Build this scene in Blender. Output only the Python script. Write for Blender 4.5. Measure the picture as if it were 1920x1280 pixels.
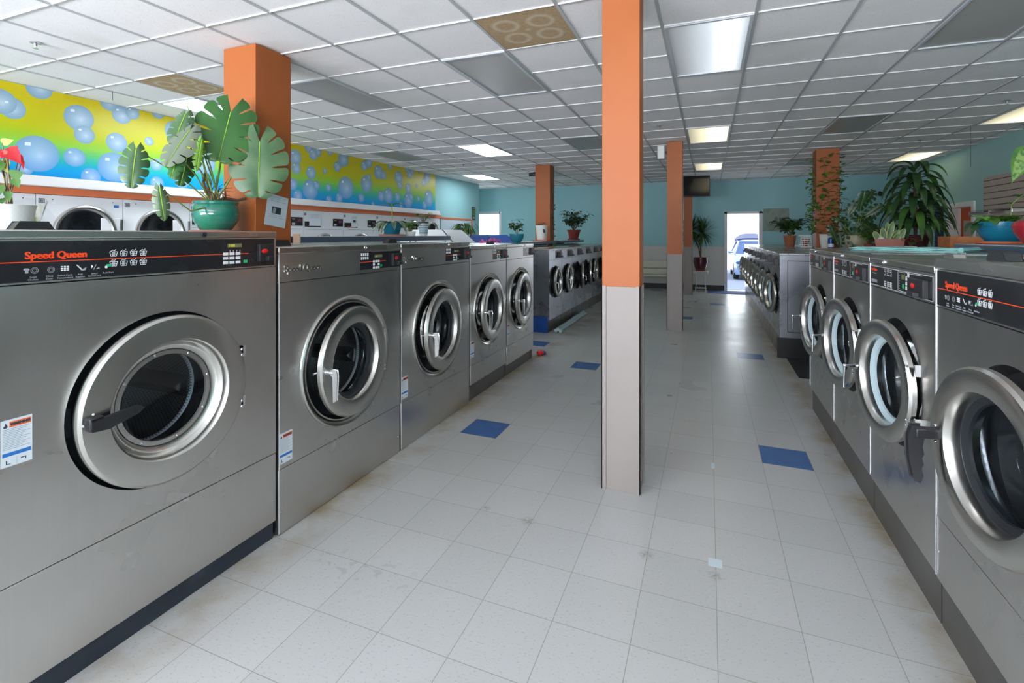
import bpy, bmesh, math, random
from mathutils import Vector, Matrix
random.seed(7)
for o in list(bpy.data.objects): bpy.data.objects.remove(o, do_unlink=True)
SC = bpy.context.scene
COL = SC.collection
PI = math.pi

# ------------------------------------------------------------------ camera
FPX, YAW, HOR, EYE = 922.5, math.radians(21.78), 440.0, 1.538
cam_d = bpy.data.cameras.new('camera')
cam = bpy.data.objects.new('camera', cam_d); COL.objects.link(cam)
cam.location = (0, 0, EYE)
cam.rotation_euler = (PI/2, 0, YAW)
cam_d.sensor_fit = 'HORIZONTAL'; cam_d.sensor_width = 36.0
cam_d.lens = FPX/1920*36.0
cam_d.shift_y = -(640-HOR)/1920
cam_d.clip_start = 0.05; cam_d.clip_end = 200
SC.camera = cam

# ------------------------------------------------------------------ exposure, world, daylight
SC.view_settings.view_transform = 'Standard'
SC.view_settings.look = 'None'
SC.view_settings.exposure = 0.25
SC.view_settings.gamma = 1.0
SC.view_settings.use_curve_mapping = False
W = bpy.data.worlds.new('world'); SC.world = W; W.use_nodes = True
wn = W.node_tree.nodes['Background']
wn.inputs[0].default_value = (0.80, 0.90, 1.0, 1); wn.inputs[1].default_value = 2.6

def area(name, loc, rot, sx, sy, power, color, spread=PI):
    d = bpy.data.lights.new(name, 'AREA'); d.shape = 'RECTANGLE'; d.size = sx; d.size_y = sy
    d.energy = power; d.color = color; d.spread = spread
    o = bpy.data.objects.new(name, d); COL.objects.link(o); o.location = loc; o.rotation_euler = rot
    return o
# daylight through the shop windows in the wall behind the camera (facing +Y)
area('daylight_shop_window', (-4.3, -4.35, 1.50), (PI/2+1.25, 0, 0), 3.6, 2.3, 1050, (0.88, 0.89, 1.0))
area('daylight_shop_window', (0.3, -4.35, 1.50), (PI/2+1.25, 0, 0), 3.6, 2.3, 640, (0.90, 0.91, 1.0))
# daylight through the open back door and the far window (facing -Y)
area('daylight_back_door', (0.87, 15.1, 1.10), (-PI/2, 0, 0), 0.9, 2.0, 13, (0.90, 0.95, 1.0))
area('daylight_far_window', (-6.8, 14.9, 1.55), (-PI/2, 0, 0), 0.85, 1.2, 25, (0.95, 0.97, 1.0))
sun_d = bpy.data.lights.new('sun', 'SUN'); sun_d.energy = 3.0; sun_d.angle = 0.01; sun_d.color = (1, .95, .88)
sun = bpy.data.objects.new('sun', sun_d); COL.objects.link(sun)
sun.rotation_euler = (0, math.radians(49), 0)

# ------------------------------------------------------------------ helpers
F2 = (-math.sin(YAW), math.cos(YAW)); R2 = (math.cos(YAW), math.sin(YAW))
def ray(u, v):
    a = (u-960)/FPX; return (F2[0]+a*R2[0], F2[1]+a*R2[1], (HOR-v)/FPX)
def at_x(u, v, X):
    d = ray(u, v); t = X/d[0]; return (X, d[1]*t, EYE+d[2]*t)
def at_y(u, v, Y):
    d = ray(u, v); t = Y/d[1]; return (d[0]*t, Y, EYE+d[2]*t)
def on_z(u, v, Z):
    d = ray(u, v); t = (Z-EYE)/d[2]; return (d[0]*t, d[1]*t, Z)
def lin(c):
    c /= 255.0
    return c/12.92 if c <= 0.04045 else ((c+0.055)/1.055)**2.4
def rgb(r, g, b): return (lin(r), lin(g), lin(b), 1)

def tag(o, label=None, cat=None, group=None, kind=None):
    if label: o['label'] = label
    if cat: o['category'] = cat
    if group: o['group'] = group
    if kind: o['kind'] = kind
    return o
def empty(name, loc=(0,0,0), rz=0.0):
    o = bpy.data.objects.new(name, None); COL.objects.link(o)
    o.empty_display_size = 0.1
    o.location = loc; o.rotation_euler = (0, 0, rz)
    return o
def thing(name, label, cat, loc=(0,0,0), rz=0.0, group=None):
    return tag(empty(name, loc, rz), label, cat, group)
def kids(o): return [c for c in bpy.data.objects if c.parent == o]
def copy_tree(o, parent=None, kidmap=None):
    c = o.copy(); COL.objects.link(c); c.parent = parent
    for ch in kids(o): copy_tree(ch, c)
    return c

class MB:
    def __init__(s): s.v=[]; s.f=[]; s.m=[]; s.uv={}; s.sm=[]; s.col=None
    def add(s, vs, fs, mi=0, smooth=False, uvs=None):
        b=len(s.v); s.v += [tuple(p) for p in vs]
        for k, f in enumerate(fs):
            if uvs: s.uv[len(s.f)] = uvs[k]
            s.f.append([b+i for i in f]); s.m.append(mi); s.sm.append(smooth)
        return s
    def box(s, x0,x1,y0,y1,z0,z1, mi=0):
        vs=[(x0,y0,z0),(x1,y0,z0),(x1,y1,z0),(x0,y1,z0),(x0,y0,z1),(x1,y0,z1),(x1,y1,z1),(x0,y1,z1)]
        return s.add(vs,[(0,3,2,1),(4,5,6,7),(0,1,5,4),(1,2,6,5),(2,3,7,6),(3,0,4,7)],mi)
    def quad(s, a,b,c,d, mi=0): return s.add([a,b,c,d],[(0,1,2,3)],mi)
    def lathe(s, prof, c=(0,0,0), axis='x', n=48, mi=0, closed=False, smooth=True):
        # prof: list of (along, radius)
        vs=[]; L=len(prof)
        for k in range(n):
            t=2*PI*k/n
            for (a,r) in prof:
                if axis=='x': vs.append((c[0]+a, c[1]+r*math.cos(t), c[2]+r*math.sin(t)))
                elif axis=='y': vs.append((c[0]+r*math.sin(t), c[1]+a, c[2]+r*math.cos(t)))
                else: vs.append((c[0]+r*math.cos(t), c[1]+r*math.sin(t), c[2]+a))
        fs=[]; uvs=[]
        acc=[0]
        for j in range(1,L): acc.append(acc[-1]+math.hypot(prof[j][0]-prof[j-1][0],prof[j][1]-prof[j-1][1]))
        rm=max(p[1] for p in prof)
        for k in range(n):
            k2=(k+1)%n
            for j in range(L-1 if not closed else L):
                j2=(j+1)%L
                fs.append((k*L+j, k*L+j2, k2*L+j2, k2*L+j))
                u0=2*PI*k/n*rm; u1=2*PI*(k+1)/n*rm; w0=acc[j]; w1=acc[j2] if j2 else acc[-1]
                uvs.append([(u0,w0),(u0,w1),(u1,w1),(u1,w0)])
        return s.add(vs,fs,mi,smooth,uvs)
    def cyl(s, a, b, r, n=12, mi=0, r2=None, cap=True, smooth=True):
        a=Vector(a); b=Vector(b); d=(b-a).normalized(); r2 = r if r2 is None else r2
        u=d.orthogonal().normalized(); w=d.cross(u)
        vs=[]
        for k in range(n):
            t=2*PI*k/n; e=u*math.cos(t)+w*math.sin(t)
            vs.append(a+e*r); vs.append(b+e*r2)
        s.add(vs,[(2*k,2*((k+1)%n),2*((k+1)%n)+1,2*k+1) for k in range(n)],mi,smooth)
        if cap: 
            s.add([vs[2*k] for k in range(n)],[tuple(range(n))[::-1]],mi)
            s.add([vs[2*k+1] for k in range(n)],[tuple(range(n))],mi)
        return s
    def tube(s, pts, r, n=8, mi=0, r2=None):
        pts=[Vector(p) for p in pts]; N=len(pts); vs=[]
        up=None
        for i,p in enumerate(pts):
            d=(pts[min(i+1,N-1)]-pts[max(i-1,0)]).normalized()
            if up is None: up=d.orthogonal().normalized()
            up=(up-d*up.dot(d)); up = up.normalized() if up.length>1e-6 else d.orthogonal().normalized()
            w=d.cross(up); rr = r if r2 is None else r+(r2-r)*i/max(1,N-1)
            for k in range(n):
                t=2*PI*k/n; vs.append(p+(up*math.cos(t)+w*math.sin(t))*rr)
        fs=[(i*n+k,i*n+(k+1)%n,(i+1)*n+(k+1)%n,(i+1)*n+k) for i in range(N-1) for k in range(n)]
        fs+= [tuple(range(n))[::-1], tuple((N-1)*n+k for k in range(n))]
        return s.add(vs,fs,mi,True)
    def sphere(s, c, r, n=12, m=8, mi=0, sc=(1,1,1)):
        vs=[(c[0],c[1],c[2]-r*sc[2])]
        for j in range(1,m):
            ph=-PI/2+PI*j/m
            for k in range(n):
                t=2*PI*k/n; vs.append((c[0]+r*sc[0]*math.cos(ph)*math.cos(t),c[1]+r*sc[1]*math.cos(ph)*math.sin(t),c[2]+r*sc[2]*math.sin(ph)))
        vs.append((c[0],c[1],c[2]+r*sc[2])); T=len(vs)-1; fs=[]
        for k in range(n): fs.append((0,1+(k+1)%n,1+k))
        for j in range(m-2):
            for k in range(n):
                a=1+j*n+k; b=1+j*n+(k+1)%n; fs.append((a,b,b+n,a+n))
        for k in range(n): fs.append((1+(m-2)*n+k,1+(m-2)*n+(k+1)%n,T))
        return s.add(vs,fs,mi,True)
    def prism(s, poly, axis, lo, hi, mi=0):
        # poly 2D (a,b); axis x: (a,b)->(y,z); y: (x,z); z: (x,y)
        def P(a,b,h): return (h,a,b) if axis=='x' else ((a,h,b) if axis=='y' else (a,b,h))
        n=len(poly); vs=[P(a,b,lo) for a,b in poly]+[P(a,b,hi) for a,b in poly]
        fs=[tuple(range(n)),tuple(range(n,2*n))[::-1]]+[(k,(k+1)%n,n+(k+1)%n,n+k) for k in range(n)]
        return s.add(vs,fs,mi)
    def leaf(s, base, d, length, width, droop=0.6, fold=0.25, n=7, mi=0, shape='lance', side=None, mi2=None, edge=0.72):
        # a leaf blade that leaves base along d and bends towards the ground
        p=Vector(base); d=Vector(d).normalized()
        side = Vector(side) if side else d.cross(Vector((0,0,1)))
        if side.length<1e-3: side=Vector((1,0,0))
        side.normalize(); vs=[]; step=length/n
        for i in range(n+1):
            t=i/n
            if shape=='lance': w=math.sin(PI*min(1,t**0.75))**0.8
            elif shape=='heart': w=(math.sin(PI*min(1,(t+0.06)**0.55))**0.9 if t<1 else 0)
            elif shape=='oval': w=math.sin(PI*t)**0.6
            elif shape=='blade': w=min(1,0.35+t*1.5)*(1-t)**0.6 if t<1 else 0
            w=max(w,0.02)*width/2
            nrm=side.cross(d).normalized()
            for q in ((-1,),(-edge,),(0,),(edge,),(1,)):
                q=q[0]; vs.append(p+side*(q*w)+nrm*(abs(q)*w*fold))
            p=p+d*step
            d=(d+Vector((0,0,-1))*droop/n).normalized()
        fs=[];
        for i in range(n):
            for j in range(4): fs.append((i*5+j,i*5+j+1,(i+1)*5+j+1,(i+1)*5+j))
        if mi2 is None: s.add(vs,fs,mi,True)
        else:
            b=len(s.v); s.v+=[tuple(q) for q in vs]
            for k,f in enumerate(fs):
                s.f.append([b+i for i in f]); s.m.append(mi2 if k%4 in (0,3) else mi); s.sm.append(True)
        return s
    def xf(s, M):
        s.v=[tuple(M @ Vector(p)) for p in s.v]; return s
    def mesh(s, name, mats):
        me=bpy.data.meshes.new(name); me.from_pydata(s.v,[],s.f)
        for m in mats: me.materials.append(m)
        me.polygons.foreach_set('material_index', s.m)
        me.polygons.foreach_set('use_smooth', s.sm)
        if s.uv:
            ul=me.uv_layers.new(name='UVMap')
            for fi,uv in s.uv.items():
                for li,c in zip(me.polygons[fi].loop_indices,uv): ul.data[li].uv=c
        me.update(); me.set_sharp_from_angle(angle=math.radians(32)); return me
    def build(s, name, mats, parent=None, bevel=0, loc=None):
        if not isinstance(mats,(list,tuple)): mats=[mats]
        o=bpy.data.objects.new(name, s.mesh(name,mats)); COL.objects.link(o)
        if parent is not None: o.parent=parent
        if loc: o.location=loc
        if bevel:
            b=o.modifiers.new('bevel','BEVEL'); b.width=bevel; b.segments=2; b.limit_method='ANGLE'; b.angle_limit=math.radians(50)
        return o

_tm={}
def text_data(body, size, bold=0.0, align='LEFT', ext=0.0006):
    key=(body,size,bold,align,ext)
    if key not in _tm:
        cu=bpy.data.curves.new('txt','FONT'); cu.body=body; cu.size=size; cu.offset=bold; cu.extrude=ext
        cu.align_x=align; cu.resolution_u=3
        o=bpy.data.objects.new('txt',cu); COL.objects.link(o)
        dg=bpy.context.evaluated_depsgraph_get(); dg.update()
        me=o.evaluated_get(dg).to_mesh()
        V=[tuple(v.co) for v in me.vertices]; Fs=[tuple(p.vertices) for p in me.polygons]
        o.evaluated_get(dg).to_mesh_clear()
        bpy.data.objects.remove(o); bpy.data.curves.remove(cu)
        _tm[key]=(V,Fs)
    return _tm[key]
def put_text(mb, body, size, pos, mi=0, bold=0.0, align='LEFT', plane='x', stretch=1.0, shear=0.0, ext=0.0006, strike=0):
    V,Fs=text_data(body,size,bold,align,ext)
    if plane=='x': vs=[(pos[0]+z, pos[1]+(x+shear*y)*stretch, pos[2]+y) for x,y,z in V]       # read facing +X
    elif plane=='-y': vs=[(pos[0]+(x+shear*y)*stretch, pos[1]-z, pos[2]+y) for x,y,z in V]     # read from -Y
    mb.add(vs,Fs,mi)
    for k in range(int(round(strike)) if strike else 0):
        q=(k+1)*size*.028
        mb.add([(v[0]+(1e-5*k if plane=='x' else q),v[1]+(q if plane=='x' else 0),v[2]) for v in vs],Fs,mi)
    return mb

# ------------------------------------------------------------------ materials
def nodes(m): return m.node_tree.nodes, m.node_tree.links
def M_(name, col, rough=0.5, metal=0.0, spec=0.5, coat=0.0, emit=None, estr=0.0, bump=None, var=None, trans=0.0, sheen=0.0):
    m=bpy.data.materials.new(name); m.use_nodes=True; N,L=nodes(m); b=N['Principled BSDF']
    b.inputs['Base Color'].default_value=col; b.inputs['Roughness'].default_value=rough; b.inputs['Metallic'].default_value=metal
    b.inputs['Specular IOR Level'].default_value=spec; b.inputs['Coat Weight'].default_value=coat
    b.inputs['Coat Roughness'].default_value=0.08
    if trans: b.inputs['Transmission Weight'].default_value=trans
    if emit: b.inputs['Emission Color'].default_value=emit; b.inputs['Emission Strength'].default_value=estr
    tc=None
    if bump or var:
        tc=N.new('ShaderNodeTexCoord')
    if bump:   # (scale, strength, distance)
        n=N.new('ShaderNodeTexNoise'); n.inputs['Scale'].default_value=bump[0]; n.inputs['Detail'].default_value=3
        L.new(tc.outputs['Object'],n.inputs['Vector'])
        bp=N.new('ShaderNodeBump'); bp.inputs['Strength'].default_value=bump[1]; bp.inputs['Distance'].default_value=bump[2]
        L.new(n.outputs['Fac'],bp.inputs['Height']); L.new(bp.outputs['Normal'],b.inputs['Normal'])
    if var:    # (scale, col2, lo, hi)
        n=N.new('ShaderNodeTexNoise'); n.inputs['Scale'].default_value=var[0]; n.inputs['Detail'].default_value=5
        L.new(tc.outputs['Object'],n.inputs['Vector'])
        r=N.new('ShaderNodeMapRange'); r.inputs[1].default_value=var[2]; r.inputs[2].default_value=var[3]
        L.new(n.outputs['Fac'],r.inputs[0])
        x=N.new('ShaderNodeMix'); x.data_type='RGBA'; x.inputs['A'].default_value=col; x.inputs['B'].default_value=var[1]
        L.new(r.outputs[0],x.inputs['Factor']); L.new(x.outputs['Result'],b.inputs['Base Color'])
    return m

def steel(name, col, rough, grain='z', smudge=0.5):
    m=bpy.data.materials.new(name); m.use_nodes=True; N,L=nodes(m); b=N['Principled BSDF']
    b.inputs['Metallic'].default_value=1.0
    tc=N.new('ShaderNodeTexCoord'); mp=N.new('ShaderNodeMapping')
    mp.inputs['Scale'].default_value={'z':(90,90,.6),'y':(90,1,90),'r':(9,9,9)}[grain]
    L.new(tc.outputs['Object'],mp.inputs['Vector'])
    g=N.new('ShaderNodeTexNoise'); g.inputs['Scale'].default_value=1.0; g.inputs['Detail'].default_value=2
    L.new(mp.outputs[0],g.inputs['Vector'])
    s=N.new('ShaderNodeTexNoise'); s.inputs['Scale'].default_value=3.2; s.inputs['Detail'].default_value=3; s.inputs['Roughness'].default_value=0.5
    L.new(tc.outputs['Object'],s.inputs['Vector'])
    mr=N.new('ShaderNodeMapRange'); mr.inputs[1].default_value=0.1; mr.inputs[2].default_value=0.95
    mr.inputs[3].default_value=rough-0.07*smudge; mr.inputs[4].default_value=rough+0.16*smudge
    L.new(s.outputs['Fac'],mr.inputs[0]); L.new(mr.outputs[0],b.inputs['Roughness'])
    x=N.new('ShaderNodeMix'); x.data_type='RGBA'
    x.inputs['A'].default_value=tuple(c*0.86 for c in col[:3])+(1,); x.inputs['B'].default_value=tuple(min(1,c*1.12) for c in col[:3])+(1,)
    ad=N.new('ShaderNodeMath'); ad.operation='MULTIPLY_ADD'; ad.inputs[1].default_value=0.22
    L.new(g.outputs['Fac'],ad.inputs[0])
    m2=N.new('ShaderNodeMath'); m2.operation='MULTIPLY'; m2.inputs[1].default_value=0.78; L.new(s.outputs['Fac'],m2.inputs[0])
    L.new(m2.outputs[0],ad.inputs[2]); L.new(ad.outputs[0],x.inputs['Factor']); L.new(x.outputs['Result'],b.inputs['Base Color'])
    return m

def glassy(name, tint, rough=0.02, mixmin=0.06):
    m=bpy.data.materials.new(name); m.use_nodes=True; N,L=nodes(m); N.remove(N['Principled BSDF'])
    t=N.new('ShaderNodeBsdfTransparent'); t.inputs[0].default_value=tint
    g=N.new('ShaderNodeBsdfGlossy'); g.inputs['Roughness'].default_value=rough
    fr=N.new('ShaderNodeFresnel'); ge=N.new('ShaderNodeNewGeometry'); io=N.new('ShaderNodeMapRange'); io.inputs[3].default_value=1.5; io.inputs[4].default_value=1/1.5
    L.new(ge.outputs['Backfacing'],io.inputs[0]); L.new(io.outputs[0],fr.inputs[0])
    mx=N.new('ShaderNodeMixShader'); L.new(fr.outputs[0],mx.inputs[0]); L.new(t.outputs[0],mx.inputs[1]); L.new(g.outputs[0],mx.inputs[2])
    L.new(mx.outputs[0],N['Material Output'].inputs['Surface']); return m

def perforated():
    m=bpy.data.materials.new('perforated_drum_steel'); m.use_nodes=True; N,L=nodes(m); b=N['Principled BSDF']
    tc=N.new('ShaderNodeTexCoord'); sx=N.new('ShaderNodeSeparateXYZ'); L.new(tc.outputs['UV'],sx.inputs[0])
    outs=[]
    row=N.new('ShaderNodeMath'); row.operation='MULTIPLY'; row.inputs[1].default_value=70; L.new(sx.outputs[1],row.inputs[0])
    fl=N.new('ShaderNodeMath'); fl.operation='FLOOR'; L.new(row.outputs[0],fl.inputs[0])
    hf=N.new('ShaderNodeMath'); hf.operation='MULTIPLY'; hf.inputs[1].default_value=0.5; L.new(fl.outputs[0],hf.inputs[0])
    cl=N.new('ShaderNodeMath'); cl.operation='MULTIPLY_ADD'; cl.inputs[1].default_value=70; L.new(sx.outputs[0],cl.inputs[0]); L.new(hf.outputs[0],cl.inputs[2])
    for q in (row,cl):
        f=N.new('ShaderNodeMath'); f.operation='FRACT'; L.new(q.outputs[0],f.inputs[0])
        s=N.new('ShaderNodeMath'); s.operation='SUBTRACT'; s.inputs[1].default_value=0.5; L.new(f.outputs[0],s.inputs[0])
        p=N.new('ShaderNodeMath'); p.operation='MULTIPLY'; L.new(s.outputs[0],p.inputs[0]); L.new(s.outputs[0],p.inputs[1]); outs.append(p)
    a=N.new('ShaderNodeMath'); a.operation='ADD'; L.new(outs[0].outputs[0],a.inputs[0]); L.new(outs[1].outputs[0],a.inputs[1])
    g=N.new('ShaderNodeMath'); g.operation='GREATER_THAN'; g.inputs[1].default_value=0.05; L.new(a.outputs[0],g.inputs[0])
    x=N.new('ShaderNodeMix'); x.data_type='RGBA'; x.inputs['A'].default_value=(0.01,0.01,0.012,1); x.inputs['B'].default_value=(0.55,0.56,0.57,1)
    L.new(g.outputs[0],x.inputs['Factor']); L.new(x.outputs['Result'],b.inputs['Base Color'])
    L.new(g.outputs[0],b.inputs['Metallic']); b.inputs['Roughness'].default_value=0.33
    return m

MT={}
MT['steel']=steel('brushed_steel_panel',(0.59,0.575,0.555),0.27,'z',0.9)
MT['steel_cool']=steel('brushed_steel_cool',(0.37,0.39,0.43),0.26,'z',0.5)
MT['steel_door']=steel('polished_door_steel',(0.58,0.57,0.54),0.23,'r',0.5)
MT['steel_top']=steel('steel_lid',(0.52,0.51,0.48),0.22,'y',0.9)
MT['chrome']=M_('chrome',(0.75,0.76,0.78,1),0.12,1.0)
MT['edge']=M_('seam_highlight_metal',(0.86,0.88,0.90,1),0.45,0.6)  # whitish tone holds the highlight of the seams between washers
MT['drum']=perforated()
MT['drum_plain']=steel('drum_inner_steel',(0.42,0.43,0.44),0.25,'r',0.4)
MT['black_panel']=M_('black_control_panel',rgb(30,31,34),0.22,0,0.5,bump=(9,0.03,0.01),var=(5,rgb(46,47,50),0.5,0.75))
MT['black_plastic']=M_('black_plastic',rgb(32,33,36),0.4)
MT['gasket_black']=M_('black_rubber',rgb(24,29,34),0.45)
MT['gasket_pale']=M_('pale_rubber_gasket',rgb(170,190,196),0.4)
MT['kick_navy']=M_('navy_kick_board',rgb(38,46,58),0.5,var=(6,rgb(70,80,92),0.55,0.8))
MT['kick_grey']=M_('dark_grey_kick_board',rgb(72,70,68),0.35,var=(5,rgb(84,82,78),0.4,0.7))
MT['kick_marble']=M_('marbled_brown_kick_board',rgb(78,66,56),0.3,var=(9,rgb(128,112,96),0.45,0.6))
MT['kick_black']=M_('black_kick_board',rgb(22,22,24),0.45)
MT['blue_paint']=M_('blue_painted_board',rgb(24,70,150),0.4,var=(4,rgb(28,80,160),0.4,0.7))
MT['white_print']=M_('white_print',rgb(215,218,220),0.5)
MT['grey_print']=M_('grey_print',rgb(150,154,160),0.5)
MT['red_print']=M_('red_orange_print',rgb(240,72,24),0.45)
MT['red']=M_('red_plastic',rgb(205,24,30),0.35)
MT['green']=M_('green_button',rgb(28,170,110),0.4)
MT['lcd']=M_('lcd_display',rgb(110,112,78),0.25)
MT['lcd_digit']=M_('lcd_digits',rgb(205,200,60),0.4)
MT['label_white']=M_('label_paper',rgb(205,214,220),0.5)
MT['label_orange']=M_('label_orange',rgb(225,105,60),0.5)
MT['label_blue']=M_('label_blue',rgb(36,110,185),0.5)
MT['label_line']=M_('label_text_line',rgb(150,162,170),0.6)
MT['dark_print']=M_('dark_print',rgb(50,56,64),0.6)
MT['glass']=glassy('door_glass',(0.80,0.84,0.86,1))
MT['glass_dark']=glassy('smoked_door_glass',(0.42,0.46,0.50,1),0.03)
MT['orange']=M_('orange_column_paint',rgb(161,86,33),0.55,bump=(14,0.08,0.01),var=(3,rgb(155,81,29),0.4,0.75))
MT['beige']=M_('beige_wainscot_paint',rgb(143,136,131),0.5,bump=(12,0.06,0.01),var=(3,rgb(137,130,125),0.4,0.75))
MT['teal_wall']=M_('teal_wall_paint',rgb(150,198,202),0.6,bump=(20,0.05,0.01))
MT['teal_wall_dark']=M_('teal_wall_paint_right',rgb(150,190,186),0.6,bump=(20,0.05,0.01))
MT['wall_white']=M_('off_white_wainscot_paint',rgb(200,198,192),0.55,bump=(20,0.05,0.01))
MT['white_paint']=M_('white_enamel',rgb(218,222,224),0.32)
MT['white_trim']=M_('white_trim',rgb(222,222,222),0.5)
MT['black_base']=M_('black_rubber_baseboard',rgb(28,26,25),0.5)
MT['orange_trim']=M_('orange_trim_board',rgb(214,118,76),0.5)
MT['terracotta']=M_('terracotta',rgb(186,96,66),0.6,bump=(30,0.1,0.01))
MT['terracotta_pale']=M_('pale_terracotta',rgb(178,112,98),0.5)
MT['soil']=M_('potting_soil',rgb(58,42,32),0.95,bump=(60,0.6,0.01))
MT['leaf_dark']=M_('dark_green_leaf',rgb(36,66,34),0.35,var=(9,rgb(54,92,44),0.4,0.7))
MT['leaf_mid']=M_('mid_green_leaf',rgb(58,100,40),0.4,var=(9,rgb(84,128,52),0.4,0.7))
MT['leaf_bright']=M_('bright_green_leaf',rgb(88,140,44),0.4,var=(9,rgb(122,162,62),0.4,0.7))
MT['leaf_monstera']=M_('monstera_leaf',rgb(40,84,38),0.32,var=(4,rgb(58,106,48),0.35,0.7))
MT['leaf_monstera_pale']=M_('monstera_leaf_pale',rgb(62,96,62),0.35,var=(5,rgb(92,118,80),0.4,0.7))
MT['leaf_grey']=M_('monstera_leaf_underside',rgb(108,120,102),0.5)
MT['leaf_rib']=M_('leaf_midrib',rgb(140,180,60),0.45)
MT['leaf_cream']=M_('cream_leaf_edge',rgb(196,198,120),0.4)
MT['leaf_agave']=M_('silvery_leaf',rgb(84,108,82),.45)
MT['leaf_agave_edge']=M_('silvery_leaf_edge',rgb(132,144,104),.45)
MT['leaf_red']=M_('red_leaf',rgb(190,30,40),0.45,var=(22,rgb(226,110,100),0.58,0.62))
MT['leaf_yellow']=M_('yellow_leaf',rgb(214,196,88),0.45)
MT['stem']=M_('plant_stem',rgb(96,84,52),0.6)
MT['stem_green']=M_('green_stem',rgb(120,138,62),0.5)
MT['bark']=M_('bark',rgb(96,74,56),0.8,bump=(40,0.4,0.01))
MT['glaze_teal']=M_('teal_glazed_ceramic',rgb(18,104,88),0.12,coat=0.8,var=(5,rgb(34,132,98),0.45,0.7))
MT['blue_pot']=M_('blue_plastic_pot',rgb(14,108,136),0.25)
MT['teal_pot']=M_('teal_ceramic_pot',rgb(22,104,124),0.25)
MT['white_pot']=M_('white_ceramic',rgb(214,216,210),0.35)
MT['beige_pot']=M_('beige_glazed_pot',rgb(176,168,140),0.4)
MT['maroon_pot']=M_('maroon_glazed_pot',rgb(70,26,34),0.2,coat=0.4)
MT['darkred_pot']=M_('dark_red_clay_pot',rgb(132,50,38),0.45)
MT['red_vase']=M_('red_ceramic',rgb(150,20,36),0.2,coat=0.5)
MT['laminate']=M_('pale_laminate',rgb(196,198,196),0.35)
MT['navy_edge']=M_('slate_blue_laminate_edge',rgb(66,84,104),0.35)
MT['wood']=M_('light_wood',rgb(186,112,62),0.5,bump=(20,0.1,0.01),var=(7,rgb(160,88,46),0.45,0.65))
MT['wood_pale']=M_('pale_wood_post',rgb(214,186,156),0.6)
MT['towel_teal']=M_('aqua_terry_towel',rgb(140,196,192),0.95,bump=(160,0.8,0.004))
MT['towel_pale']=M_('pale_aqua_towel',rgb(176,200,206),0.95,bump=(160,0.8,0.004))
MT['pink']=M_('pink_cloth',rgb(232,120,190),0.9,bump=(80,0.6,0.01))
MT['black_mat']=M_('black_floor_mat',rgb(26,27,29),0.85,bump=(90,0.5,0.01))
MT['blue_mat']=M_('blue_door_mat',rgb(52,72,120),0.9,bump=(90,0.5,0.01))
MT['tv']=M_('tv_black',rgb(22,20,22),0.15)
MT['bench']=M_('bench_boards',rgb(196,196,176),0.45)
MT['grille']=M_('dusty_register_face',rgb(176,150,112),0.8)
MT['plastic_clear']=glassy('clear_plastic',(0.93,0.95,0.96,1),0.08)
MT['slat']=M_('taupe_slatwall',rgb(176,158,144),0.55)
MT['slat_groove']=M_('slatwall_groove',rgb(70,56,50),0.7)
MT['navy']=M_('navy_shutter',rgb(22,52,92),0.5)
MT['brown_sign']=M_('dark_brown_sign',rgb(48,34,30),0.5)
# ------------------------------------------------------------------ room dimensions
ZC = 3.033; XL, XR, YB, YF = -6.35, 4.15, 14.75, -4.2
TX, TY = 0.031, 0.051          # floor tile lattice
CX, CY, CP = -0.31, 0.027, 0.6096   # ceiling lattice
def struct(o): o['kind']='structure'; return o

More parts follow.
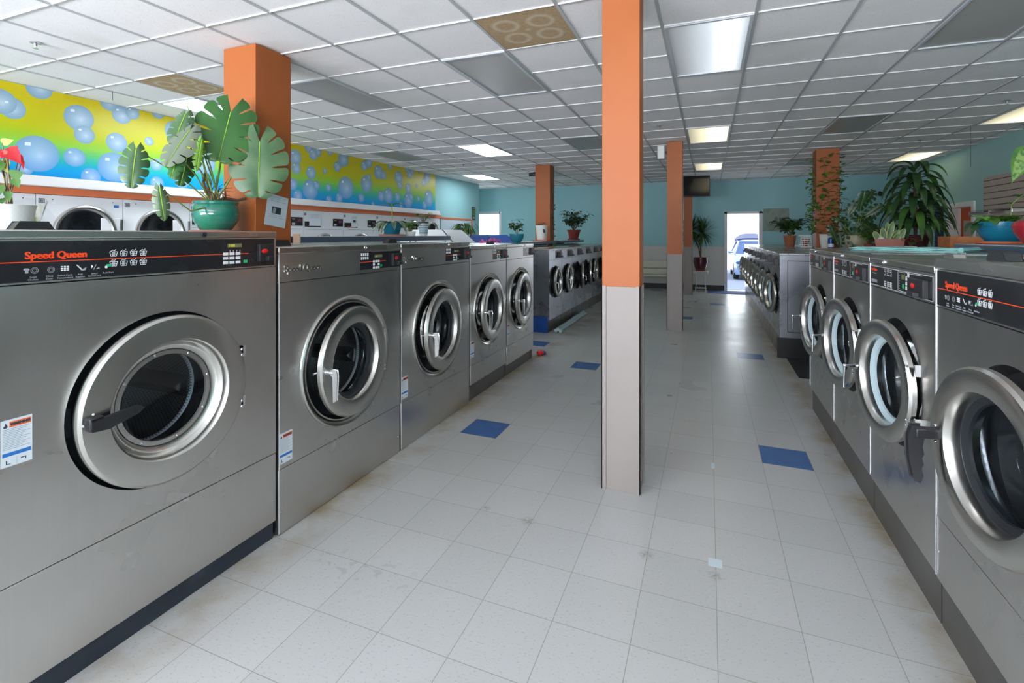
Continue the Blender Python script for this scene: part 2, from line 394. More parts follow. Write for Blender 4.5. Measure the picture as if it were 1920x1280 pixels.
SPOTS=((-1.162,2.52,.03),(-0.902,2.49,.05),(-0.278,2.436,.045),(0.03,2.40,.04))
def floor_mat():
    m=bpy.data.materials.new('vinyl_tile_floor'); m.use_nodes=True; N,L=nodes(m); b=N['Principled BSDF']
    tc=N.new('ShaderNodeTexCoord')
    def math_(op,a,b_=None,c=None):
        n=N.new('ShaderNodeMath'); n.operation=op
        for i,q in enumerate((a,b_,c)):
            if q is None: continue
            if isinstance(q,(int,float)): n.inputs[i].default_value=q
            else: L.new(q,n.inputs[i])
        return n.outputs[0]
    sx=N.new('ShaderNodeSeparateXYZ'); L.new(tc.outputs['Object'],sx.inputs[0]); X,Y=sx.outputs[0],sx.outputs[1]
    gx=math_('DIVIDE',math_('SUBTRACT',X,TX),0.3048); gy=math_('DIVIDE',math_('SUBTRACT',Y,TY),0.3048)
    def edge(g): return math_('ABSOLUTE',math_('SUBTRACT',math_('FRACT',g),0.5))
    ln=math_('GREATER_THAN',math_('MAXIMUM',edge(gx),edge(gy)),0.4955)
    cmb=N.new('ShaderNodeCombineXYZ'); L.new(math_('FLOOR',gx),cmb.inputs[0]); L.new(math_('FLOOR',gy),cmb.inputs[1])
    wh=N.new('ShaderNodeTexWhiteNoise'); wh.noise_dimensions='2D'; L.new(cmb.outputs[0],wh.inputs['Vector'])
    def noise(sc,det=4,ro=0.5,vec=None):
        n=N.new('ShaderNodeTexNoise'); n.inputs['Scale'].default_value=sc; n.inputs['Detail'].default_value=det; n.inputs['Roughness'].default_value=ro
        L.new(vec or tc.outputs['Object'],n.inputs['Vector']); return n.outputs['Fac']
    def mapr(v,a,b_,c=0,d=1):
        n=N.new('ShaderNodeMapRange'); L.new(v,n.inputs[0])
        for i,q in enumerate((a,b_,c,d)): n.inputs[i+1].default_value=q
        return n.outputs[0]
    def mix(f,a,b_):
        n=N.new('ShaderNodeMix'); n.data_type='RGBA'
        L.new(f,n.inputs['Factor'])
        for k,q in (('A',a),('B',b_)):
            if isinstance(q,tuple): n.inputs[k].default_value=q
            else: L.new(q,n.inputs[k])
        return n.outputs['Result']
    base=mix(wh.outputs['Value'],rgb(174,176,174),rgb(180,182,180))
    mo=N.new('ShaderNodeMapping'); mo.inputs['Scale'].default_value=(1,2.2,1); L.new(tc.outputs['Object'],mo.inputs['Vector'])
    base=mix(mapr(noise(70,2,0.5,mo.outputs[0]),0.62,0.68,0,0.55),base,rgb(136,138,132))     # printed flecks
    base=mix(mapr(noise(0.9,3,0.5),0.45,0.8,0,0.22),base,rgb(168,166,152))                    # general wear
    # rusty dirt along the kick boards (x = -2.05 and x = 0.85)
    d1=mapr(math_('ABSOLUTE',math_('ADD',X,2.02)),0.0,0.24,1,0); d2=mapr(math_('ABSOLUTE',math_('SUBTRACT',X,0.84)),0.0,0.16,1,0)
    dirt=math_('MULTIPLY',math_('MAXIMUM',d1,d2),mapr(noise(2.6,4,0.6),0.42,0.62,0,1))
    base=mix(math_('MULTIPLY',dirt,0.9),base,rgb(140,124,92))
    # scuffed lifting spots near tile corners
    for (px,py,r) in SPOTS:
        dx=math_('SUBTRACT',X,px); dy=math_('SUBTRACT',Y,py)
        dd=math_('SQRT',math_('ADD',math_('MULTIPLY',dx,dx),math_('MULTIPLY',dy,dy)))
        base=mix(math_('MULTIPLY',mapr(dd,0,r,0.8,0),mapr(noise(60,3),0.4,0.6,0.1,1)),base,rgb(118,110,90))
    # splashed water drops in front of the second washer
    dx=math_('DIVIDE',math_('ADD',X,1.47),0.34); dy=math_('DIVIDE',math_('SUBTRACT',Y,1.84),0.15)
    zone=mapr(math_('ADD',math_('MULTIPLY',dx,dx),math_('MULTIPLY',dy,dy)),0.3,1.0,1,0)
    wet=math_('MULTIPLY',zone,mapr(noise(19,1.5,0.5),0.59,0.63,0,1))
    base=mix(math_('MULTIPLY',wet,0.25),base,rgb(120,124,118))
    base=mix(math_('MULTIPLY',ln,0.8),base,rgb(120,118,106))
    L.new(base,b.inputs['Base Color'])
    ro=mapr(noise(1.6,3,0.5),0.3,0.8,0.27,0.37)
    L.new(ro,b.inputs['Roughness']); b.inputs['Specular IOR Level'].default_value=0.55
    bp=N.new('ShaderNodeBump'); bp.inputs['Strength'].default_value=0.25; bp.inputs['Distance'].default_value=0.004
    L.new(noise(5,1),bp.inputs['Height']); L.new(bp.outputs['Normal'],b.inputs['Normal'])
    return m
mb=MB(); mb.box(-9,XR,YF,YB+0.1,-0.08,0)
fl=struct(mb.build('floor',floor_mat()))
MT['blue_tile']=M_('blue_vinyl_tile',rgb(52,94,150),0.3,var=(12,rgb(64,104,156),0.4,0.7))
for (i,j) in ((-6,11),(1,12),(-5,18),(-8,21),(1,22),(-2,31),(0,38),(-5,46),(2,3),(-3,4+38)):
    if (i,j)==(2,3): continue
    b=MB(); x0=TX+i*.3048; y0=TY+j*.3048; b.box(x0+.002,x0+.3028,y0+.002,y0+.3028,-0.002,0.0006)
    tag(b.build('blue_tile',MT['blue_tile'],fl),'blue floor tile')
MT['tape']=M_('worn_tape',rgb(190,206,212),0.4)
for (u,v,a,b_) in ((1337,873,.022,.085),(1341,1055,.06,.06),):
    x,y,_=on_z(u,v,0); m=MB(); m.box(x-a/2,x+a/2,y-b_/2,y+b_/2,0,0.0008); tag(m.build('tape_patch',MT['tape'],fl),'pale tape stuck over a tile joint')

# ceiling: tiles above a grid of bars
def tile_mat():
    m=M_('mineral_fibre_tile',rgb(232,230,228),0.9)
    N,L=nodes(m); b=N['Principled BSDF']; tc=N.new('ShaderNodeTexCoord')
    n=N.new('ShaderNodeTexNoise'); n.inputs['Scale'].default_value=120; n.inputs['Detail'].default_value=2; L.new(tc.outputs['Object'],n.inputs['Vector'])
    r=N.new('ShaderNodeMapRange'); r.inputs[1].default_value=0.62; r.inputs[2].default_value=0.7; L.new(n.outputs['Fac'],r.inputs[0])
    x=N.new('ShaderNodeMix'); x.data_type='RGBA'; x.inputs['A'].default_value=rgb(234,232,231); x.inputs['B'].default_value=rgb(210,207,203); L.new(r.outputs[0],x.inputs['Factor'])
    n2=N.new('ShaderNodeTexNoise'); n2.inputs['Scale'].default_value=1.1; n2.inputs['Detail'].default_value=3; L.new(tc.outputs['Object'],n2.inputs['Vector'])
    r2=N.new('ShaderNodeMapRange'); r2.inputs[1].default_value=0.60; r2.inputs[2].default_value=0.8; r2.inputs[4].default_value=0.35; L.new(n2.outputs['Fac'],r2.inputs[0])
    x2=N.new('ShaderNodeMix'); x2.data_type='RGBA'; L.new(x.outputs['Result'],x2.inputs['A']); x2.inputs['B'].default_value=rgb(196,186,166); L.new(r2.outputs[0],x2.inputs['Factor'])
    L.new(x2.outputs['Result'],b.inputs['Base Color'])
    bp=N.new('ShaderNodeBump'); bp.inputs['Strength'].default_value=0.25; bp.inputs['Distance'].default_value=0.002
    L.new(n.outputs['Fac'],bp.inputs['Height']); L.new(bp.outputs['Normal'],b.inputs['Normal']); return m
fixtures={(-3,6):'off',(-6,6):'off',(0,6):'half',(3,6):'off',(6,12):'warm',(3,12):'off',(0,12):'warm',(0,18):'warm',(6,18):'warm',
          (-6,12):'cool',(-9,18):'cool',(-9,6):'cool',(-9,12):'off',(-3,12):'off',(3,18):'open',(-6,18):'off',(-3,18):'off'}
vents=[(-2,5),(-8,5)]
skip=set()
for (i,j) in fixtures: skip|={(i,j),(i,j+1)}
for v in vents: skip.add(v)
mb=MB()
i0,i1=-15,8; j0,j1=-8,24
for i in range(i0,i1):
    for j in range(j0,j1+1):
        if (i,j) in skip: continue
        x0=max(CX+i*CP,-9); x1=min(CX+(i+1)*CP,XR); y0=max(CY+j*CP,YF); y1=min(CY+(j+1)*CP,YB)
        if x1<=x0 or y1<=y0: continue
        zt=ZC+0.006+random.uniform(-.0012,.0012)
        mb.box(x0+.006,x1-.006,y0+.003,y1-.003,zt,zt+0.015)
ceil=struct(mb.build('ceiling',tile_mat()))
mb=MB(); mb.box(-9,XR,YF,YB,ZC+0.20,ZC+0.24); mb.build('ceiling_deck',M_('plenum_deck',rgb(120,118,114),0.9),ceil)
MT['bar_shaded']=M_('ceiling_bar_shaded_grey',rgb(176,178,178),0.6)  # darker grey paints in the shadow along the recessed tile edges
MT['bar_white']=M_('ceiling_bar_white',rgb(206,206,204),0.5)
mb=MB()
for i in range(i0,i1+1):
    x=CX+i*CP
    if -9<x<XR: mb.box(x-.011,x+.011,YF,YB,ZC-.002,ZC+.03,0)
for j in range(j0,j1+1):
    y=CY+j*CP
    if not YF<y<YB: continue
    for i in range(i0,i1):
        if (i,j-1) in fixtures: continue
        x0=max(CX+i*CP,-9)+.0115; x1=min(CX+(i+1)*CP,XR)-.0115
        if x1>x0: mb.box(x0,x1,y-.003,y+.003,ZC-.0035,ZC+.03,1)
struct(mb.build('trim_1',[MT['bar_shaded'],MT['bar_white']]))

# walls
def wall(name,x0,x1,y0,y1,z0,z1,mat): 
    m=MB(); m.box(x0,x1,y0,y1,z0,z1); return struct(m.build(name,mat))
HT=ZC+0.24
m=MB(); m.box(XL-.15,XL,YF,10.97,1.955,HT); m.box(XL-.95,XL-.80,YF,10.97,0,1.98); m.box(XL-.80,XL-.15,YF,10.97,1.955,1.98); m.box(XL-.95,XL,10.97,13.25,0,HT)
wl=struct(m.build('wall_left',MT['teal_wall']))
m=MB(); m.box(XR,XR+.15,YF,11.30,0,HT); m.box(XR,XR+.15,12.0,YB,0,HT) ; m.box(XR,XR+.15,11.30,12.0,2.06,HT)
# doorway in the right wall between y 10.55 and 11.45 (rebuilt as pieces)
m=MB(); m.box(XR,XR+.15,YF,10.60,0,HT); m.box(XR,XR+.15,11.46,YB+.15,0,HT); m.box(XR,XR+.15,10.60,11.46,2.03,HT)
wr=struct(m.build('wall_right',MT['teal_wall_dark']))
# far wall with door opening x .468..1.26 z 0..2.12 and the far window x -7.2..-6.33
def far(z0,z1,mat,nm,t=0.0):
    m=MB()
    for (a,b_) in ((-9,-7.20),(-6.33,0.468),(1.262,XR)):
        m.box(a,b_,YB-t,YB+.15,z0,z1)
    return m
m=far(1.215,HT,None,'')
m.box(.468,1.262,YB,YB+.15,2.118,HT); m.box(-7.2,-6.33,YB,YB+.15,2.22,HT); 
wf=struct(m.build('wall_back',MT['teal_wall']))
m=MB()
for (a,b_) in ((-9,-7.20),(-6.33,0.468),(1.262,XR)): m.box(a,b_,YB-.012,YB+.15,0.14,1.215)
m.box(-7.2,-6.33,YB-.012,YB+.15,0.14,1.0)
m.build('wainscot',MT['wall_white'],wf)
m=MB()
for (a,b_) in ((-9,.40),(1.33,XR)): m.box(a,b_,YB-.022,YB-.0125,0,.142)
struct(m.build('baseboard_back',MT['black_base']))
wall('wall_alcove',-9.15,-9,YF,YB+.15,0,HT,MT['teal_wall'])
wall('wall_alcove_side',-9,XL-.95,13.1,13.25,0,HT,MT['teal_wall'])
# shop front wall behind the camera: large windows between piers
m=MB()
for (a,b_,z0,z1) in ((-9,-6.2,0,HT),(-6.2,2.2,2.66,HT),(-6.2,2.2,0,.30),(2.2,XR+.15,0,HT),(-2.4,-1.6,.3,2.66)):
    m.box(a,b_,YF-.15,YF,z0,z1)
struct(m.build('wall_front',MT['wall_white']))
m=MB()
for x in (-6.2,-4.35,-2.45,-1.6,.3,2.15): m.box(x,x+.05,YF-.10,YF-.03,.3,2.66)
struct(m.build('window_1',M_('aluminium_mullion',rgb(150,152,154),0.4,0.6)))
# door frame and far window frame
m=MB(); Y0=YB-.03
m.box(.402,.474,Y0,YB+.158,0.012,2.17); m.box(1.256,1.345,Y0,YB+.158,0.012,2.17); m.box(.402,1.345,Y0,YB+.158,2.112,2.175)
df=struct(m.build('door_1',MT['white_trim'],bevel=.004))
m=MB(); m.box(.468,1.262,YB-.05,YB+.16,0,.012); m.build('threshold',M_('aluminium_threshold',rgb(170,172,176),0.3,0.8),df)
m=MB(); m.box(-7.2,-6.30,Y0,YB+.157,2.212,2.30); m.box(-6.338,-6.25,Y0,YB+.157,0.9,2.30); m.box(-7.28,-7.192,Y0,YB+.157,0.9,2.30); m.box(-7.28,-6.25,Y0,YB+.157,.93,1.006)
wd=struct(m.build('window_2',MT['white_trim'],bevel=.004))
m=MB(); m.box(-7.2,-6.33,YB+.06,YB+.066,1.0,2.22); m.build('window_glass',MT['plastic_clear'],wd)

# mural, white ledge and orange band on the left wall
def lerp(a,b,t): return tuple(a[i]+(b[i]-a[i])*t for i in range(3))
def mural():
    y0,y1,z0,z1=-2.5,10.70,2.135,ZC-0.002
    stops=[(0,(0,150,220)),(.13,(10,165,215)),(.24,(60,190,160)),(.38,(140,205,70)),(.56,(192,194,4)),(1,(206,188,0))]
    def bg(z):
        t=(z-z0)/(z1-z0)
        for k in range(len(stops)-1):
            if t<=stops[k+1][0]+1e-9:
                q=(t-stops[k][0])/(stops[k+1][0]-stops[k][0]); return lerp(stops[k][1],stops[k+1][1],max(0,min(1,q)))
        return stops[-1][1]
    V=[];Fc=[];C=[]
    def addv(y,z,x,c): V.append((x,y,z)); C.append(c); return len(V)-1
    nz=26; ny=10; X0=XL+.012
    ids=[[addv(y0+(y1-y0)*a/ny,z0+(z1-z0)*b/nz,X0,bg(z0+(z1-z0)*b/nz)) for b in range(nz+1)] for a in range(ny+1)]
    for a in range(ny):
        for b in range(nz): Fc.append((ids[a][b],ids[a+1][b],ids[a+1][b+1],ids[a][b+1]))
    pxs=[]
    A=.29167
    for (cx,cy,r) in ((80,250,68),(5,205,80),(252,120,70),(585,690,55),(480,565,60),(160,640,42),(240,542,115),(508,312,83),(543,420,58),(750,470,62),(735,628,95),(782,293,57),(852,280,42),(700,215,50),(958,462,28),(1005,612,38),(1008,730,42),(1015,275,42),(1130,400,70),(1310,600,80),(1170,720,45),(1200,340,55)):
        pxs.append((cx*A,130+cy*A,r*A))
    B=.27083
    for (cx,cy,r) in ((198,165,55),(203,240,42),(290,95,38),(322,145,40),(357,130,30),(437,125,27),(307,272,45),(403,260,20),(215,430,40),(302,388,70),(345,358,32),(180,350,42),(427,373,27),(430,460,30),(502,445,35),(548,375,77),(530,180,53),(488,230,35),(655,445,32),(690,350,60),(707,302,22),(675,225,33),(707,200,40),(773,268,48),(808,290,32),(852,225,26),(793,432,38),(842,430,53),(905,438,32),(912,305,45),(922,360,30),(970,250,22),(990,280,32),(1005,268,22),(980,380,35),(930,495,20),(980,460,55),(1000,440,25),(1037,365,14),(1055,262,15),(1050,450,20),(1110,300,42),(1085,340,25),(1122,450,58),(1093,495,30),(735,490,18)):
        pxs.append((500+cx*B,250+cy*B,r*B))
    lay=0
    for (u,v,rp) in pxs:
        p=at_x(u,v,X0); d=p[0]*F2[0]+p[1]*F2[1]; r=rp*d/FPX; lay+=1
        x=X0+.0004+lay*.00005
        n=28; rings=[0,.25,.5,.75,.92,1.0]
        prev=None
        def col(q,yy,zz):
            c=lerp((190,212,238),(122,162,212),min(1,q**0.8)); b=bg(zz); k=.06+.05*q
            return lerp(c,b,k)
        def clampz(z): return min(max(z,z0+.001),z1-.001)
        base=[]
        cz=clampz(p[2]-r*.12)
        cid=addv(p[1]+r*.12,cz,x,col(0,0,cz))
        for ri,q in enumerate(rings[1:]):
            ring=[]
            for k in range(n):
                t=2*PI*k/n; off=(1-q)*.12*r
                yy=p[1]+off+r*q*math.cos(t); zz=clampz(p[2]-off+r*q*math.sin(t)); yy=min(yy,y1-.001)
                ring.append(addv(yy,zz,x,col(q,yy,zz)))
            for k in range(n):
                k2=(k+1)%n
                if prev is None: Fc.append((cid,ring[k],ring[k2]))
                else: Fc.append((prev[k],ring[k],ring[k2],prev[k2]))
            prev=ring
        hy=p[1]-r*.42; hz=p[2]+r*.48; s=r*.13
        if hz+s<z1: 
            ii=[addv(hy+a*s,hz+b*s*.8,x+.0002,(226,238,246)) for a,b in ((-1,-1),(1,-.8),(1,1),(-.9,.8))]; Fc.append(tuple(ii))
    me=bpy.data.meshes.new('mural'); me.from_pydata(V,[],Fc)
    ca=me.color_attributes.new('print','FLOAT_COLOR','POINT')
    for i,c in enumerate(C): ca.data[i].color=rgb(*c)
    m=bpy.data.materials.new('mural_print'); m.use_nodes=True; N,L=nodes(m); b=N['Principled BSDF']
    at=N.new('ShaderNodeVertexColor'); at.layer_name='print'; L.new(at.outputs['Color'],b.inputs['Base Color']); b.inputs['Roughness'].default_value=.38
    me.materials.append(m); me.update()
    o=bpy.data.objects.new('bubble_mural',me); COL.objects.link(o)
    bk=MB(); bk.box(XL+.0005,XL+.0112,y0,y1,z0,z1); bk.build('mural_backing',MT['white_trim'],o)
    tag(o,'long yellow, green and blue printed mural of floating bubbles above the wall dryers','mural'); return o
mural()
m=MB(); m.prism([(XL+.001,2.03),(XL+.16,2.03),(XL+.16,2.045),(XL+.13,2.13),(XL+.001,2.13)],'y',-2.5,10.70)
struct(m.build('trim_2',MT['white_trim']))
m=MB(); m.box(XL+.001,XL+.035,-2.5,10.95,1.955,2.028); 
struct(m.build('trim_3',MT['orange_trim']))

# white panelled door in an orange frame at the far end of the left wall
m=MB(); m.box(XL+.001,XL+.03,10.98,12.75,1.945,1.99); m.box(XL+.001,XL+.03,12.70,12.75,0,1.944); tr=struct(m.build('trim_4',MT['orange_trim']))
m=MB(); m.box(XL+.001,XL+.018,10.98,12.69,0.02,1.94)
d2=struct(m.build('door_2',M_('white_door_laminate',rgb(196,210,220),0.4)))
m=MB(); 
for (a,b_,z0,z1) in ((11.5,12.3,1.70,1.705),(11.5,11.505,.3,1.70)): m.box(XL+.018,XL+.021,a,b_,z0,z1)
m.build('door_joint',MT['grey_print'],d2)

# ------------------------------------------------------------------ columns
def column(name,label,x0,x1,y0,y1,split=None,group=None):
    t=thing(name,label,'column',((x0+x1)/2,(y0+y1)/2,0),0,group)
    hx,hy=(x1-x0)/2,(y1-y0)/2
    m=MB()
    if split is None: m.box(-hx,hx,-hy,hy,0,ZC-.002); m.build('shaft',MT['orange'],t,bevel=.003)
    else:
        m.box(-hx+.004,hx-.004,-hy+.004,hy-.004,split,ZC-.002); m.build('shaft',MT['orange'],t,bevel=.003)
        m=MB(); m.box(-hx+.0065,hx-.0065,-hy+.0065,hy-.0065,0,split)
        for (a,b_,c,d_) in ((-hx,-hx+.028,-hy,-hy+.006),(hx-.028,hx,-hy,-hy+.006),(-hx,-hx+.006,-hy,hy),(hx-.006,hx,-hy,-hy+.03),(hx-.006,hx,hy-.03,hy),(-hx,hx,hy-.006,hy)): m.box(a,b_,c,d_,0,split+.004)
        m.build('wainscot',MT['beige'],t)
    return t
column('column','thick orange square column behind the large monstera, with a taped flyer',-3.63,-3.28,2.82,3.17)
column('column','orange square column rising from the far left row of washers',-3.47,-3.14,10.04,10.35)
column('column','orange square column covered in climbing vine on the right',1.75,2.10,9.98,10.29)
column('column','nearest slim orange column with beige lower casing standing in the aisle',-.605,-.374,2.976,3.16,1.226)
column('column','slim orange column with beige lower casing, second in the aisle, wall speaker at its top',-.627,-.385,8.29,8.50,1.226)
column('column','farthest slim aisle column with beige lower casing, beside the television',-.60,-.385,13.38,13.58,1.226)

# ------------------------------------------------------------------ washing machines
def plate(mb, y0,y1,z0,z1, cy,cz,r, x0,x1, mi=0, n=72):
    ang=[2*PI*k/n for k in range(n)]
    for (a,b_) in ((y0,z0),(y1,z0),(y1,z1),(y0,z1)): ang.append(math.atan2(b_-cz,a-cy)%(2*PI))
    ang=sorted(set(round(a,5) for a in ang)); O=[];I=[]
    for t in ang:
        c,s=math.cos(t),math.sin(t)
        k=min([((y1-cy)/c if c>1e-9 else ((y0-cy)/c if c<-1e-9 else 1e9)),((z1-cz)/s if s>1e-9 else ((z0-cz)/s if s<-1e-9 else 1e9))])
        O.append((cy+c*k,cz+s*k)); I.append((cy+c*r,cz+s*r))
    N=len(ang); vs=[(x1,a,b_) for a,b_ in O]+[(x1,a,b_) for a,b_ in I]+[(x0,a,b_) for a,b_ in O]+[(x0,a,b_) for a,b_ in I]
    fs=[]
    for k in range(N):
        q=(k+1)%N
        fs += [(k,q,N+q,N+k),(2*N+k,3*N+k,3*N+q,2*N+q),(N+k,N+q,3*N+q,3*N+k),(k,2*N+k,2*N+q,q)]
    mb.add(vs,fs,mi)

def sticker(parent,y,z,w,h,full=False):
    m=MB(); m.box(.0006,.0014,y,y+w,z,z+h,0); e=.0004
    m.box(.0014,.0014+e,y+w*.26,y+w*.96,z+h*.83,z+h*.95,1)
    put_text(m,'WARNING',w*.13,(.0020,y+w*.61,z+h*.87),3,.001,'CENTER')
    k=0; zz=z+h*.79
    while zz>z+h*.36: m.box(.0014,.0014+e,y+w*.06,y+w*(.93-.12*((k*7)%3)),zz,zz+h*.012,2); zz-=h*.035; k+=1
    m.box(.0014,.0014+e,y+w*.04,y+w*.96,z+h*.22,z+h*.30,4)
    m.box(.0014,.0014+e,y+w*.49,y+w*.50,z+h*.02,z+h*.18,2)
    m.box(.0014,.0014+e,y+w*.15,y+w*.19,z+h*.05,z+h*.14,3); m.box(.0014,.0014+e,y+w*.19,y+w*.30,z+h*.05,z+h*.065,3)
    m.box(.0014,.0014+e,y+w*.62,y+w*.80,z+h*.11,z+h*.13,3); m.box(.0014,.0014+e,y+w*.77,y+w*.80,z+h*.07,z+h*.13,3)
    # flame mark
    m.prism([(y+w*.06,z+h*.86),(y+w*.10,z+h*.83),(y+w*.17,z+h*.83),(y+w*.21,z+h*.86),(y+w*.18,z+h*.90),(y+w*.14,z+h*.94),(y+w*.12,z+h*.89)],'x',.0014,.0018,3)
    o=m.build('warning_label',[MT['label_white'],MT['label_orange'],MT['label_line'],MT['dark_print'],MT['label_blue']],parent)
    return o

def keypad(m, y,z,cw,ch,gap,cols,rows,skipc=(),mi=0,x=.003):
    for a in range(cols):
        for b_ in range(rows):
            if (a,b_) in skipc: continue
            m.box(x-.002,x,y+a*(cw+gap),y+a*(cw+gap)+cw,z+b_*(ch+gap),z+b_*(ch+gap)+ch,mi)

def basket(m,y,z,s,mi):   # little laundry basket icon
    t=s*.065; x0,x1=.0012,.0018
    def bar(a,b_,th=t):
        (ya,za),(yb,zb)=a,b_; L_=math.hypot(yb-ya,zb-za); ny,nz=-(zb-za)/L_*th/2,(yb-ya)/L_*th/2
        m.prism([(ya-ny,za-nz),(yb-ny,zb-nz),(yb+ny,zb+nz),(ya+ny,za+nz)],'x',x0,x1,mi)
    bar((y,z+s*.65),(y+s,z+s*.65)); bar((y,z+s*.65),(y+s*.14,z)); bar((y+s,z+s*.65),(y+s*.86,z)); bar((y+s*.14,z),(y+s*.86,z))
    bar((y+s*.07,z+s*.33),(y+s*.93,z+s*.33)); 
    for q in (.35,.5,.65): bar((y+s*q,z),(y+s*q,z+s*.65))
    bar((y+s*.1,z+s*.68),(y+s*.35,z+s*.92)); bar((y+s*.35,z+s*.92),(y+s*.6,z+s*.78)); bar((y+s*.6,z+s*.78),(y+s*.8,z+s))

def washer(name,label,loc,rz,w,d,h,zp,seam,hb,lidz,cy,cz,rc,rd,ri,ajar,style,handle,gasket='black',steelk='steel',kick='kick_navy',
           sticker_=None,group=None,closed_step=False,kick_h=None,seg=64,lidlock=True,vseam=None,detail=True,depth_in=.45,door_x=.03,
           handle_on_door=None):
    """local frame: x out of the front, y to the viewer's right, z up; origin on the floor under the middle of the front"""
    t=thing(name,label,'washing machine',loc,rz,group); S=MT[steelk]; hw=w/2-.003
    # cabinet: open-fronted shell
    m=MB(); b0=zp
    m.box(-d,-.012,-hw,-hw+.012,b0,lidz); m.box(-d,-.012,hw-.012,hw,b0,lidz); m.box(-d,-d+.012,-hw+.012,hw-.012,b0,lidz)
    m.box(-d,-.012,-hw+.012,hw-.012,b0,b0+.012); m.box(-d,-.012,-hw+.012,hw-.012,lidz-.02,lidz)
    m.build('cabinet',S,t)
    if zp>0.02:
        m=MB(); m.box(-d+.02,-.020 if detail else -.012,-hw,hw,0,zp-.001); m.build('kick_board',MT[kick],t)
    hole=(rc-.045) if rc else rd+.012
    m=MB(); plate(m,-hw,hw,seam if seam else zp,hb,cy,cz,hole,-.012,0); m.build('front_panel',S,t)
    if seam:
        m=MB(); m.box(-.0125,-.0008,-hw,hw,zp,seam-.004)
        m.build('lower_panel',S,t,bevel=.0015)
        if detail:
            m=MB()
            for yy in (-hw+.02,hw-.02): m.sphere((0,yy,zp+.11),.006,10,6,sc=(.5,1,1))
            m.build('screw',MT['chrome'],t)
    # dish behind the door and drum
    n=seg
    if rc:
        m=MB(); m.lathe([(-.001,rc),(.008,rc-.002),(.013,rc-.009),(.010,rc-.020),(.000,rc-.038),(-.014,rc-.046),(-.02,rc-.046)],(0,cy,cz),'x',n)
        m.build('door_collar',MT['steel_door'],t)
    m=MB(); h0=hole
    m.lathe([(-.0125,h0-.0005),(-.045,h0-.02),(-.055,ri+.055),(-.060,ri+.045),(-.10,ri+.035),(-.12,ri+.03)],(0,cy,cz),'x',n)
    if detail:
        m.box(-.05,-.02,cy-h0+.012,cy-h0+.03,cz-.05,cz+.05)
    m.build('door_recess',MT['gasket_black'],t)
    m=MB(); m.lathe([(-.115,ri+.04),(-.13,ri+.02),(-.145,ri+.02),(-.15,ri+.05),(-.15-depth_in,ri+.05)],(0,cy,cz),'x',n,0)
    m.lathe([(-.15-depth_in,ri+.05),(-.15-depth_in,.0)],(0,cy,cz),'x',n,0)
    dr=m.build('drum',MT['drum'],t)
    if detail:
        m=MB()
        for k in range(3):
            a=PI/2+.35+2*PI*k/3; ca,sa=math.cos(a),math.sin(a); r1=ri+.05; r0=ri-.03
            m.add([(-.17,cy+ca*r1-sa*.05,cz+sa*r1+ca*.05),(-.17,cy+ca*r1+sa*.05,cz+sa*r1-ca*.05),(-.17,cy+ca*r0,cz+sa*r0),
                   (-.14-depth_in,cy+ca*r1-sa*.05,cz+sa*r1+ca*.05),(-.14-depth_in,cy+ca*r1+sa*.05,cz+sa*r1-ca*.05),(-.14-depth_in,cy+ca*r0,cz+sa*r0)],
                  [(0,1,2),(3,5,4),(0,2,5,3),(1,4,5,2)],0)
        m.build('lifter',MT['drum_plain'],dr)
    # door, hinged at the viewer's right
    dx=door_x
    if closed_step:
        prof=[(-.035,rd-.03),(-.020,rd-.004),(.0,rd),(.012,rd-.002),(.020,rd-.012),(.022,rd-.03),(.022,rd-.095),(.014,rd-.102),(-.004,rd-.106),(-.010,rd-.112),(-.022,rd-.118),(-.030,rd-.124),(-.036,rd-.134),
              (-.036,rd-.143),(-.042,rd-.146),(-.045,ri+.006)]
    else:
        k=(rd-ri)
        prof=[(-.05,ri+.02),(-.045,rd-.05),(-.028,rd-.012),(-.010,rd),(.008,rd),(.018,rd-.008),(.020,rd-.018),(.020,rd-k*.78),(.016,ri+k*.14),(.000,ri+k*.06),(-.012,ri+k*.03),(-.03,ri+.002)]
    m=MB(); m.lathe(prof,(0,-rd,0),'x',n)
    door=m.build('door',MT['steel_door'],t,loc=(dx,cy+rd,cz)); door.rotation_euler=(0,0,math.radians(ajar))
    if closed_step:
        m=MB(); m.lathe([(-.044,ri+.024),(-.036,ri+.022),(-.036,ri+.002),(-.045,ri)],(0,-rd,0),'x',n)
        m.build('glass_ring',MT['steel'],door)
        m=MB()
        for k in range(8):
            a=2*PI*(k+.32)/8; m.sphere((-.036,-rd+(ri+.012)*math.cos(a),(ri+.012)*math.sin(a)),.0055,8,5,sc=(.6,1,1))
        m.build('screw',MT['chrome'],door)
        m=MB(); m.lathe([(-.045,ri),(-.05,ri-.02),(-.058,0.0)],(0,-rd,0),'x',n); m.build('glass',MT['glass_dark'],door)
    else:
        g=MT['gasket_pale'] if gasket=='pale' else MT['gasket_black']
        m=MB(); m.lathe([(-.02,ri+.006),(-.03,ri+.001),(-.04,ri-.018),(-.05,ri-.020),(-.06,ri+.01)],(0,-rd,0),'x',n); m.build('glass_seal',g,door)
        m=MB(); m.lathe([(-.045,ri-.018),(-.07,ri-.022),(-.12,ri-.034),(-.15,ri-.05),(-.165,ri-.09),(-.168,0)],(0,-rd,0),'x',n); m.build('glass',MT['glass'],door)
        if detail:
            m=MB(); m.lathe([(-.052,ri-.010),(-.075,ri-.012),(-.085,ri-.006),(-.10,ri+.004)],(0,-rd,0),'x',n); m.build('bezel_ring',MT['chrome'],door)
